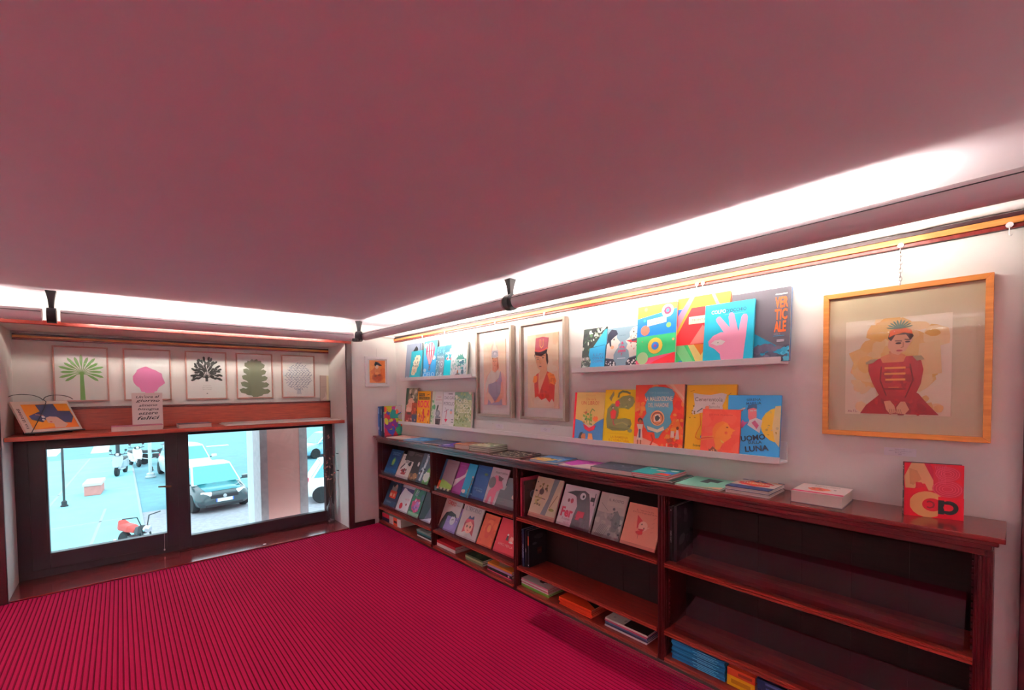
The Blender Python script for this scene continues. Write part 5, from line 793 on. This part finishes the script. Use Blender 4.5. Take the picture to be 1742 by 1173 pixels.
for a in (.06, Wb - .06):
    p = Vector(sp(a, 0, -.026)); q = Vector(sp(a, Hb * .7, -.028))
    MB().tube([p, q], .004, M_BLACK, 8).build('back_strut', st); MB().tube([q, (q.x - .02, q.y, .004), ], .004, M_BLACK, 8).build('rear_leg', st)
    MB().tube([(p.x, p.y, p.z), (p.x, p.y, .005), (q.x - .02, q.y, .004)], .004, M_BLACK, 8).build('foot', st)
MB().tube([sp(.02, -.002, .016), sp(.10, .11, .018), sp(.17, .21, .016), sp(.21, .28, .014)] + [sp(.30 - .10 * math.cos(R(a)), .29 + .055 * math.sin(R(a)), .012) for a in range(10, 171, 16)], .0028, M_BLACK, 6).build('wire_loop', st, smooth=True)
MB().tube([sp(.01 + .10 - .11 * math.cos(R(a)), .295 + .06 * math.sin(R(a)), -.03) for a in range(0, 181, 15)], .0024, M_BLACK, 6).build('wire_arc', st, smooth=True)
# tall white handwriting book standing behind the pink one
hand = '#2a2622'
Mt = Matrix.Translation((-.318, -2.239, SZ + .0005)) @ Matrix.Rotation(R(90), 4, 'Z') @ Matrix.Rotation(R(-6), 4, 'X')
book("white cover with black handwriting reading Un'ora al giorno", .212, .318, .016, Mt, '#e6e0d8', [('t', s_, .52, .89 - k * .118, ww, hh, hand, rr, .012) for k, (s_, ww, hh, rr) in enumerate((("~Un'ora al", .76, .07, .02), ('~giorno', .78, .10, -.02), ('~almeno', .60, .07, .03), ('~bisogna', .68, .085, -.02), ('~essere', .62, .065, .02), ('~felici', .74, .10, .03)))], spine='#f0ece6')
def nflat(label, yc, xc, L, dep, t, cover, art=(), z=SZ, yaw=0., **k):
    M = Matrix.Translation((xc, yc, z + t + .0004)) @ Matrix.Rotation(R(90 + yaw), 4, 'Z') @ Matrix.Translation((0, -dep / 2, 0)) @ Matrix.Rotation(-math.pi / 2, 4, 'X')
    return book(label, L, dep, t, M, cover, art, **k)
nflat('thick book with a rose cover lying before the handwriting book', -2.314, -.205, .335, .19, .040, '#b8607a', [('l', [(.1, .3), (.9, .5)], .02, '#e0b0c0'), ('t', 'fiori', .5, .6, .4, .14, '#7a2a44')], spine='#d8c8c4')
nflat('dark grey book lying beside the rose book', -1.915, -.23, .245, .21, .034, '#4a4650', [('r', .1, .1, .9, .9, '#57525e')], spine='#cfc8c4')
ps = empty('poster_sheets', (-.27, -1.15, SZ), label='long white poster sheets lying along the niche shelf', cat='paper')
for k in range(3): MB().box(-.20 + .004 * k, .185 - .006 * k, -.54 + .01 * k, .53 - .012 * k, .0008 + k * .005, .0052 + k * .005, ink(('#e6e2dc', '#efece6', '#e9e6e0')[k])).build('sheet', ps)
Mq = Matrix.Translation((-.506, -.648, 1.3925)) @ Matrix.Rotation(R(90), 4, 'Z') @ Matrix.Rotation(R(-4), 4, 'X') @ Matrix.Rotation(R(2), 4, 'Y')
book('beige booklet leaning at the end of the back board', .095, .295, .012, Mq, '#b9a79c', [('t', 'ONIRICO', .42, .55, .6, .03, '#8a7a74', .1), ('p', [(0, 0), (.6, .18), (.55, .4), (.66, .28), (1, .04), (1, 0)], '#d2c2b8'), ('r', .74, 0, 1, 1, '#d9cfae')], spine='#8a7a72')
# bottle vase with a dried branch on the sill
M_BOTTLE = clear_mat('bottle_glass', (.86, .84, .88), 2., rough=.03)
bv = empty('bottle_vase', (-.332, -.668, .0135), label='clear glass bottle with pebbles on the red sill', cat='vase')
MB().lathe([(.0, .0), (.040, .0), (.043, .01), (.043, .165), (.040, .185), (.018, .225), (.015, .235), (.015, .275), (.018, .278), (.018, .285), (.013, .285), (.012, .24), (.038, .18), (.040, .012), (0, .008)], (0, 0, 0), M_BOTTLE, 24).build('bottle', bv, smooth=True)
rnd = random.Random(5)
for k in range(16):
    a = rnd.uniform(0, 6.28); rr = rnd.uniform(.0, .026); zz = .018 + .012 * (k // 7); s_ = rnd.uniform(.008, .012)
    MB().lathe([(0.0001, -s_ * .7), (s_ * .8, -s_ * .35), (s_, 0), (s_ * .8, s_ * .4), (0.0001, s_ * .7)], (rr * math.cos(a), rr * math.sin(a), zz), ink(rnd.choice(['#d8d4d2', '#8a8488', '#3a3438', '#b8aca8'])), 8).build('pebble', bv, smooth=True)
br = empty('dried_branch', (-.332, -.668, .05), label='dried branch with pale petals rising from the glass bottle', cat='branch')
M_TWIG = mat('twig', (.12, .06, .045), rough=.8)
tw = [[(0, 0, 0), (.0, .0, .24), (.008, -.012, .45), (.0, .010, .68), (.012, -.02, .95)], [(0, 0, .24), (.02, -.035, .42), (.03, -.05, .60), (.02, -.04, .80)], [(0, 0, .24), (.015, .03, .38), (.02, .036, .55), (.01, .02, .74)]]
for pth in tw: MB().tube(pth, [.0035, .003, .0025, .002, .0012][:len(pth)], M_TWIG, 6).build('twig', br)
PETAL = MB().add([(0, 0, 0), (.014, -.006, .012), (.022, 0, .03), (.012, .008, .024), (-.004, .006, .014)], [(0, 1, 2, 3, 4)], mat('dry_petal', (.62, .38, .30), rough=.7, noise=.6, scale=60, col2=(.35, .15, .16))).build('petal', br)
for k in range(30):
    pth = tw[k % 3]; q = rnd.uniform(1, len(pth) - 1.01); i_ = int(q); p = Vector(pth[i_]).lerp(Vector(pth[i_ + 1]), q - i_)
    o = PETAL if k == 0 else PETAL.copy()
    if k: COL.objects.link(o)
    o.location = p; o.rotation_euler = (rnd.uniform(-1.2, 1.2), rnd.uniform(-1, 1), rnd.uniform(0, 6.28))
for z, lab in ((.797, 'upper black peg on the side of the window niche'), (.605, 'lower black peg on the side of the window niche')):
    tag(MB().tube([(-.275, -.588, z), (-.275, -.600, z + .001), (-.262, -.618, z + .008)], [.006, .006, .004], M_BLACK, 8).build('wall_peg', smooth=True), lab, 'peg', 'black pegs in the niche')
tag(MB().lathe([(.0, .0006), (.008, .0012), (.011, .0030), (.014, .0006)], (-.06, -1.40, .0128), M_STEEL, 14).build('brass_ring', smooth=True), 'small metal ring lying on the red sill', 'ring')
# ================================================================== the street below the windows
GZ = -2.5
M_PAVE = mat('paving_cyan_cast', (.27, .60, .64), rough=.8, noise=.25, scale=1.2, bump=.1)  # cyan cast of the daylight is put into the paving colour
M_ASPH = mat('asphalt_cyan_cast', (.17, .36, .41), rough=.85, noise=.3, scale=3, bump=.2)  # asphalt carries the cyan daylight cast in its colour too
M_COBB = mat('cobble_asphalt', (.42, .40, .44), rough=.85, noise=.5, scale=9, bump=.3)
M_LINE = mat('road_paint', (.80, .80, .78), rough=.7)
M_JOINT = mat('paving_joint', (.36, .40, .42), rough=.9)
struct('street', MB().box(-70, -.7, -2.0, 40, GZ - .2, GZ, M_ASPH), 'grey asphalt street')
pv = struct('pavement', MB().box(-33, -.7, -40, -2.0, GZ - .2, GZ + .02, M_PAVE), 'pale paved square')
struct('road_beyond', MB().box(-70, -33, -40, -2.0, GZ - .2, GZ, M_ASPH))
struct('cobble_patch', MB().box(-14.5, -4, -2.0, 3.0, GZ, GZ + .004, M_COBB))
for k, (x0, y0, x1, y1) in enumerate(((-12, -4.6, -33, -3.9), (-8, -2.0, -33, -2.0), (-14, -9, -14.0, -2.2), (-20, -9, -20, -2.2), (-26, -9, -26, -2.2), (-9, -3.2, -16, -1.9 - 1.0))):
    d = Vector((x1 - x0, y1 - y0, 0)); n_ = Vector((-d.y, d.x, 0)).normalized() * .035
    q = [(x0 + n_.x, y0 + n_.y, GZ + .021), (x0 - n_.x, y0 - n_.y, GZ + .021), (x1 - n_.x, y1 - n_.y, GZ + .021), (x1 + n_.x, y1 + n_.y, GZ + .021)]
    MB().add(q + [(a, b, c - .004) for a, b, c in q], [(0, 1, 2, 3), (4, 7, 6, 5), (0, 4, 5, 1), (1, 5, 6, 2), (2, 6, 7, 3), (3, 7, 4, 0)], M_JOINT).build('paving_joint', pv)
for k in range(5): struct('road_marking', MB().box(-35.2 - k * 0, -34.6, 2.3 + k * 4, 3.7 + k * 4, GZ, GZ + .006, M_LINE))
for yy in (-9, -6.5, -4): struct('crossing_stripe', MB().box(-60, -36.2, yy, yy + .9, GZ, GZ + .006, M_LINE))
struct('parking_line', MB().box(-17, -8, 1.75, 1.87, GZ + .004, GZ + .009, M_LINE))
# pier of the building, just outside the wide window
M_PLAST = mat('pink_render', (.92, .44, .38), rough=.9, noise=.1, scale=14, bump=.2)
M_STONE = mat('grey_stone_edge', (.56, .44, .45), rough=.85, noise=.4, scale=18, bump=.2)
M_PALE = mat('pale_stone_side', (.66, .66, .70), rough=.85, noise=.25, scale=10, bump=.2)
pr = empty('building_pier', (-1.08, -.99, GZ), label='pink rendered pier with grey stone edges outside the wide window', cat='pier'); Hp = 5.4
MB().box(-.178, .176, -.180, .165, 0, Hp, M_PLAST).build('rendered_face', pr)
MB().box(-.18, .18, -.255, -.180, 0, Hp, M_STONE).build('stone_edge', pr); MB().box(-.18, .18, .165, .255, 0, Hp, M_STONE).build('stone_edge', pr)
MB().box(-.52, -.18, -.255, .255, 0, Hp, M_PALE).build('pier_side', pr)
# ---- cars
M_TYRE = mat('tyre_rubber', (.02, .02, .022), rough=.8); M_RIM = mat('alloy_rim', (.62, .64, .66), rough=.3, metal=.8)
M_CGLASS = mat('car_glass_sky', (.03, .34, .38), rough=.05, spec=1., coat=1.); M_LIGHT = mat('headlamp', (.80, .82, .84), rough=.1, coat=1.)  # cyan of the car glass stands in for reflected sky
M_GRILLE = mat('black_grille', (.02, .02, .024), rough=.5); M_PLATE = mat('number_plate', (.80, .82, .84), rough=.4)
M_BLUEP = mat('plate_blue', (.05, .16, .60), rough=.4); M_TAIL = mat('tail_lamp', (.75, .02, .09), rough=.2, coat=1.)
def section(x, zb, zm, zt, wb, wm, wt):
    """half outline mirrored: a closed ring of 14 points across the car at station x"""
    h = [(wb * .86, zb), (wb, zb + .06), (wm, zb + (zm - zb) * .55), (wm * .985, zm), (wt + (wm - wt) * .25, zm + (zt - zm) * .75), (wt * .86, zt), (wt * .4, zt + .012)]
    return [(x, -y, z) for y, z in h[::-1]] + [(x, y, z) for y, z in h]
def make_car(label, M, L, Wd, Ht, body, roof, hood=.78, hood_len=.85, nose_z=.62, badge=False, boot=.16, bonnet=None, group='parked cars in the street'):
    """front faces local +x, middle of the front bumper at the origin, ground z = 0"""
    r_ = empty('car', label=label, cat='car', group=group); r_.matrix_world = M
    bm, rm = body, roof; w2 = Wd / 2; belt = hood + .10
    st_ = [section(0, .26, .42, nose_z, w2 * .70, w2 * .76, w2 * .62), section(-.10, .20, .48, hood - .08, w2 * .86, w2 * .92, w2 * .74), section(-.32, .18, .60, hood - .02, w2 * .94, w2 * .985, w2 * .80),
           section(-hood_len, .18, .68, belt, w2 * .96, w2, w2 * .86), section(-hood_len - .9, .18, .72, belt + .04, w2 * .97, w2, w2 * .88), section(-L + .45, .18, .72, belt + .05, w2 * .97, w2, w2 * .88), section(-L + .10, .22, .70, belt + .02, w2 * .92, w2 * .96, w2 * .84), section(-L, .32, .66, belt - .12, w2 * .80, w2 * .86, w2 * .74)]
    MB().loft(st_, bm).build('body', r_, smooth=True)
    if bonnet:                                   # painted panel over the engine
        pv_ = [(p[0], p[1] * .97, p[2] + .012) for s_ in st_[1:4] for p in (s_[1], s_[0], s_[13], s_[12])]; bn_ = MB()
        bn_.add(pv_, [(r * 4 + k, r * 4 + k + 1, r * 4 + k + 5, r * 4 + k + 4) for r in range(2) for k in range(3)], bonnet); o_ = bn_.build('bonnet', r_, smooth=True)
        md = o_.modifiers.new('thickness', 'SOLIDIFY'); md.thickness = .01
    # cabin: roof shell on pillars with glass faces
    xa, xb, xc, xd = -hood_len + .10, -hood_len - .52, -L + .55, -L + boot
    wl, wt = w2 * .90, w2 * .74; zb, zt = belt - .03, Ht
    ring = lambda x, z, w_: [(x, -w_, z), (x, w_, z)]
    A0, A1 = ring(xa, zb, wl); B0, B1 = ring(xb, zt - .06, wt); C0, C1 = ring(xc, zt - .05, wt); D0, D1 = ring(xd, zb + .02, wl * .96)
    MB().add([A0, A1, B0, B1, C0, C1, D0, D1], [(0, 1, 3, 2), (4, 5, 7, 6), (0, 2, 4, 6), (1, 7, 5, 3), (2, 3, 5, 4), (0, 6, 7, 1)], rm).build('cabin', r_, bevel=.03)
    rr = [[(x, -wt * k, zz), (x, -wt * k * .6, zz + .03), (x, wt * k * .6, zz + .03), (x, wt * k, zz), (x, wt * k, zz - .03), (x, -wt * k, zz - .03)] for x, k, zz in ((xb + .04, .97, zt - .065), (xb - .15, 1., zt - .04), (xc + .1, 1., zt - .035), (xc - .04, .97, zt - .055))]
    MB().loft(rr, rm).build('roof', r_, smooth=True)
    def pane(nm, P, off, ins=.10):
        P = [Vector(p) for p in P]; c_ = sum(P, Vector()) / 4; n_ = (P[1] - P[0]).cross(P[2] - P[0]).normalized()
        if n_.dot(c_ - Vector(((xa + xd) / 2, 0, zb))) < 0: n_ = -n_
        Q = [p.lerp(c_, ins) + n_ * off for p in P]; Z = [q - n_ * .01 for q in Q]
        MB().add(Q + Z, [(0, 1, 2, 3), (7, 6, 5, 4), (0, 4, 5, 1), (1, 5, 6, 2), (2, 6, 7, 3), (3, 7, 4, 0)], M_CGLASS).build(nm, r_)
    pane('windscreen', (A0, A1, B1, B0), .012, .09); pane('rear_window', (D0, D1, C1, C0), .012, .14)
    for a, b, c_, d in ((A0, B0, C0, D0), (A1, B1, C1, D1)):
        md = lambda p, q: tuple((Vector(p) + Vector(q)) / 2)
        pane('side_window', (a, b, md(b, c_), md(a, d)), .012, .12); pane('side_window', (md(a, d), md(b, c_), c_, d), .012, .14)
    for s_ in (-1, 1):
        rot = Matrix.Translation((-.085, s_ * w2 * .62, nose_z + .02)) @ Matrix.Rotation(s_ * R(28), 4, 'Z') @ Matrix.Rotation(R(-24), 4, 'Y')
        MB().box(-.05, .035, -.16, .16, -.075, .075, M_LIGHT).xf(rot).build('headlamp', r_, bevel=.03)
        MB().lathe([(.0, .012), (.05, .01), (.055, -.03)], (.005 - .08, s_ * w2 * .66, .32), M_LIGHT, 12, 'x').build('fog_lamp', r_)
        MB().box(-L - .012, -L + .10, s_ * w2 * .78 - .08, s_ * w2 * .78 + .08, .58, .95, M_TAIL).build('tail_lamp', r_, bevel=.03)
        MB().box(-.10, .04, -.11, .11, -.06, .07, bm).xf(Matrix.Translation((xa - .12, s_ * (w2 + .10), belt + .06))).build('mirror', r_, bevel=.03)
        MB().tube([(xa - .15, s_ * w2 * .88, belt), (xa - .15, s_ * (w2 + .06), belt + .03)], .02, M_GRILLE, 6).build('mirror_arm', r_)
        for xw_ in (-.58, -L + .50):
            wh = MB().lathe([(.17, -.10), (.29, -.10), (.31, -.07), (.31, .07), (.29, .10), (.17, .10)], (xw_, s_ * (w2 - .10), .31), M_TYRE, 24, 'y').build('wheel', r_, smooth=True)
            rim_ = MB(); rim_.lathe([(.02, .085), (.17, .10), (.18, .09), (.18, -.09), (.17, -.10), (.02, -.085)], (xw_, s_ * (w2 - .10), .31), M_RIM, 16, 'y'); rim_.build('rim', r_, smooth=True)
    MB().box(-.05, .012, -w2 * .50, w2 * .50, .48, .60, M_GRILLE).build('grille', r_, bevel=.02)
    MB().box(-.06, .006, -w2 * .66, w2 * .66, .20, .30, M_GRILLE).build('lower_grille', r_, bevel=.02)
    pl = MB().box(.0, .025, -.26, .26, .36, .47, M_PLATE).build('number_plate', r_)
    MB().box(.001, .0265, -.26, -.225, .36, .47, M_BLUEP).build('plate_band', pl); MB().box(.001, .0265, .225, .26, .36, .47, M_BLUEP).build('plate_band', pl)
    if badge: MB().lathe([(.0, .03), (.055, .028), (.06, .0)], (.0, 0, .54), M_RIM, 16, 'x').build('badge', r_, smooth=True)
    return r_
M_CARD = mat('car_teal_grey', (.030, .055, .062), rough=.3, coat=1.); M_CARW = mat('car_white', (.80, .80, .80), rough=.3, coat=1.); M_CARB = mat('car_blue', (.25, .50, .62), rough=.3, coat=1.); M_CARR = mat('car_silver', (.55, .60, .62), rough=.3, coat=1.)
def at(x, y, deg): return Matrix.Translation((x, y, GZ + .005)) @ Matrix.Rotation(R(deg), 4, 'Z')
make_car('dark teal city car with a pale roof parked facing the window', at(-12.75, .14, 8), 2.75, 1.66, 1.50, M_CARD, M_CARW, badge=True, bonnet=mat('car_teal_paint', (.02, .26, .30), rough=.2, coat=1.))
make_car('white car parked behind the dark teal one', at(-19.9, .12, 6), 3.9, 1.72, 1.50, M_CARW, M_CARW, hood_len=1.05)
make_car('white hatchback with a red tail lamp beyond the pier', at(-11.7, 6.05, 78), 3.55, 1.64, 1.50, M_CARW, M_CARW)
make_car('pale blue car crossing the far street', at(-23.4, 5.5, -78), 4.1, 1.75, 1.5, M_CARB, M_CARW)
make_car('silver car parked further along behind the pier', at(-16.2, 9.2, 82), 4.0, 1.75, 1.48, M_CARR, M_CARW)
# ---- two-wheelers
M_SEAT = mat('red_seat', (.60, .05, .035), rough=.5); M_DARKM = mat('dark_metal', (.04, .04, .045), rough=.45); M_CHROME = mat('chrome', (.7, .7, .72), rough=.15, metal=1); M_SCOOT = mat('scooter_grey', (.45, .52, .56), rough=.35, coat=.6)
def wheel(mb, x, r, wd, y=0):
    mb.lathe([(r * .62, -wd * .5), (r * .9, -wd * .5), (r, -wd * .25), (r, wd * .25), (r * .9, wd * .5), (r * .62, wd * .5)], (x, y, r), M_TYRE, 20, 'y')
def scooter(label, M, body):
    r_ = empty('scooter', label=label, cat='scooter', group='two-wheelers in the square'); r_.matrix_world = M
    for x in (0, -1.25): q = MB(); wheel(q, x, .24, .12); q.build('wheel', r_, smooth=True); MB().lathe([(.02, -.03), (.14, -.05), (.15, .05), (.02, .03)], (x, 0, .24), M_RIM, 14, 'y').build('rim', r_)
    MB().loft([[(.02 - .06 * k, -w_, z), (.08 - .06 * k, 0, z), (.02 - .06 * k, w_, z), (-.10 - .06 * k, w_ * .9, z), (-.10 - .06 * k, -w_ * .9, z)] for k, (z, w_) in enumerate(((.36, .10), (.50, .17), (.70, .21), (.88, .20), (1.0, .13)))], body).build('leg_shield', r_, smooth=True)
    MB().box(-.85, -.12, -.14, .14, .26, .34, body).build('footboard', r_, bevel=.03)
    MB().loft([[(x, -w_, z0), (x, w_, z0), (x, w_ * .8, z1), (x, -w_ * .8, z1)] for x, w_, z0, z1 in ((-.62, .12, .32, .70), (-.9, .18, .34, .74), (-1.3, .17, .42, .76), (-1.55, .08, .58, .74))], body).build('tail_body', r_, bevel=.04)
    MB().loft([[(x, -w_, .74), (x, w_, .74), (x, w_ * .8, z), (x, -w_ * .8, z)] for x, w_, z in ((-.60, .11, .78), (-.85, .15, .84), (-1.2, .15, .86), (-1.42, .10, .82))], M_DARKM).build('saddle', r_, bevel=.02)
    MB().tube([(-.30, -.34, 1.06), (-.26, -.2, 1.04), (-.24, 0, 1.03), (-.26, .2, 1.04), (-.30, .34, 1.06)], .018, M_DARKM, 8).build('handlebar', r_)
    MB().box(-.26, -.12, -.12, .12, .98, 1.10, M_DARKM).build('head_cowl', r_, bevel=.03); MB().lathe([(.0, .03), (.06, .02), (.07, -.02)], (-.11, 0, 1.04), M_LIGHT, 12, 'x').build('headlamp', r_)
    for s_ in (-1, 1): MB().tube([(-.27, s_ * .22, 1.04), (-.27, s_ * .28, 1.20)], .008, M_DARKM, 6).build('mirror_stalk', r_); MB().lathe([(.001, -.012), (.055, -.01), (.055, .01), (.001, .012)], (-.27, s_ * .29, 1.24), M_DARKM, 12, 'x').build('mirror', r_)
    MB().tube([(0, -.08, .24), (-.06, -.05, .5), (-.16, 0, .95)], .02, M_CHROME, 8).build('fork', r_)
    MB().box(-.10, .16, -.09, .09, .44, .50, body).build('mudguard', r_, bevel=.03)
    return r_
def moped(label, M, seat, tank):
    r_ = empty('motorbike', label=label, cat='motorbike', group='two-wheelers in the square'); r_.matrix_world = M
    for x in (0, -1.15): q = MB(); wheel(q, x, .30, .11); q.build('wheel', r_, smooth=True); q = MB(); q.lathe([(.015, -.05), (.05, -.05), (.05, .05), (.015, .05)], (x, 0, .30), M_CHROME, 12, 'y'); [q.tube([(x, 0, .30), (x + .2 * math.cos(a * .785), 0, .30 + .2 * math.sin(a * .785))], .008, M_CHROME, 5) for a in range(8)]; q.build('spokes', r_)
    MB().tube([(-.22, 0, .80), (-.5, 0, .55), (-.75, 0, .36), (-1.15, 0, .30)], .03, M_DARKM, 8).build('frame_tube', r_)
    MB().tube([(-.30, 0, .74), (-.75, 0, .66), (-1.2, 0, .66)], .025, M_DARKM, 8).build('top_tube', r_)
    MB().loft([[(x, -w_, .66), (x, w_, .66), (x, w_ * .7, z), (x, -w_ * .7, z)] for x, w_, z in ((-.55, .10, .74), (-.8, .15, .80), (-1.15, .15, .80), (-1.32, .10, .88))], seat).build('saddle', r_, bevel=.03)
    MB().loft([[(x, -w_, z0), (x, w_, z0), (x, w_ * .6, z1), (x, -w_ * .6, z1)] for x, w_, z0, z1 in ((-.25, .05, .70, .78), (-.35, .11, .64, .86), (-.55, .10, .64, .80))], tank).build('tank', r_, bevel=.03)
    MB().box(-.78, -.42, -.13, .13, .30, .58, M_DARKM).build('engine', r_, bevel=.03)
    for s_ in (-1, 1): MB().tube([(0, s_ * .08, .30), (-.24, s_ * .08, .86)], .02, M_DARKM, 8).build('fork', r_); MB().tube([(-.24, s_ * .06, .86), (-.28, s_ * .12, 1.08), (-.34, s_ * .38, 1.10)], .014, M_DARKM, 8).build('handlebar', r_)
    MB().lathe([(.0, .06), (.08, .05), (.09, 0), (.05, -.06)], (-.12, 0, .80), M_CHROME, 14, 'x').build('headlamp', r_)
    MB().tube([(-.6, -.14, .34), (-.9, -.16, .30), (-1.3, -.16, .40)], [.02, .035, .04], M_CHROME, 8).build('exhaust', r_)
    return r_
scooter('pale scooter facing the window in the square', at(-23.8, -2.62, -14), M_SCOOT)
scooter('white scooter parked just behind the pale one', at(-26.6, -1.75, 14), M_CARW)
moped('dark motorbike standing sideways past the scooters', at(-27.4, -.35, 80), M_DARKM, M_DARKM)
moped('small motorbike with a red saddle just below the window', at(-8.6, -1.98, 22), M_SEAT, M_DARKM)
# ---- bench block and posts
bn = empty('stone_bench', (-19.4, -3.30, GZ + .02), (0, 0, R(-4)), 'pale pink stone bench block in the square', 'bench')
M_PINKST = mat('pink_stone', (.80, .30, .26), rough=.8, noise=.3, scale=6); MB().box(-.85, .35, -.24, .24, 0, .38, M_PINKST).build('block', bn, bevel=.02); MB().box(-.90, .40, -.28, .28, .38, .50, mat('bench_slab', (.74, .66, .60), rough=.8)).build('slab', bn, bevel=.02)
def post(x, y, h, r, m, label):
    q = empty('street_post', (x, y, GZ + .02), label=label, cat='post', group='posts in the square')
    MB().lathe([(r * 2.2, 0), (r * 2.2, .18), (r, .22), (r, h), (r * .6, h + .03)], (0, 0, 0), m, 14).build('shaft', q, smooth=True)
    MB().lathe([(r * 3, 0), (r * 3, .05), (r * 2.2, .06)], (0, 0, 0), m, 14).build('base', q)
post(-17.45, -4.0, 5., .035, M_DARKM, 'thin dark post near the pink bench'); post(-22.3, -1.43, 5., .07, M_CARR, 'pale thick post beside the scooters'); post(-24.6, -1.3, 5., .03, M_DARKM, 'thin dark post behind the scooters'); post(-30.5, -2.6, 5., .10, M_DARKM, 'far dark post above the scooters')
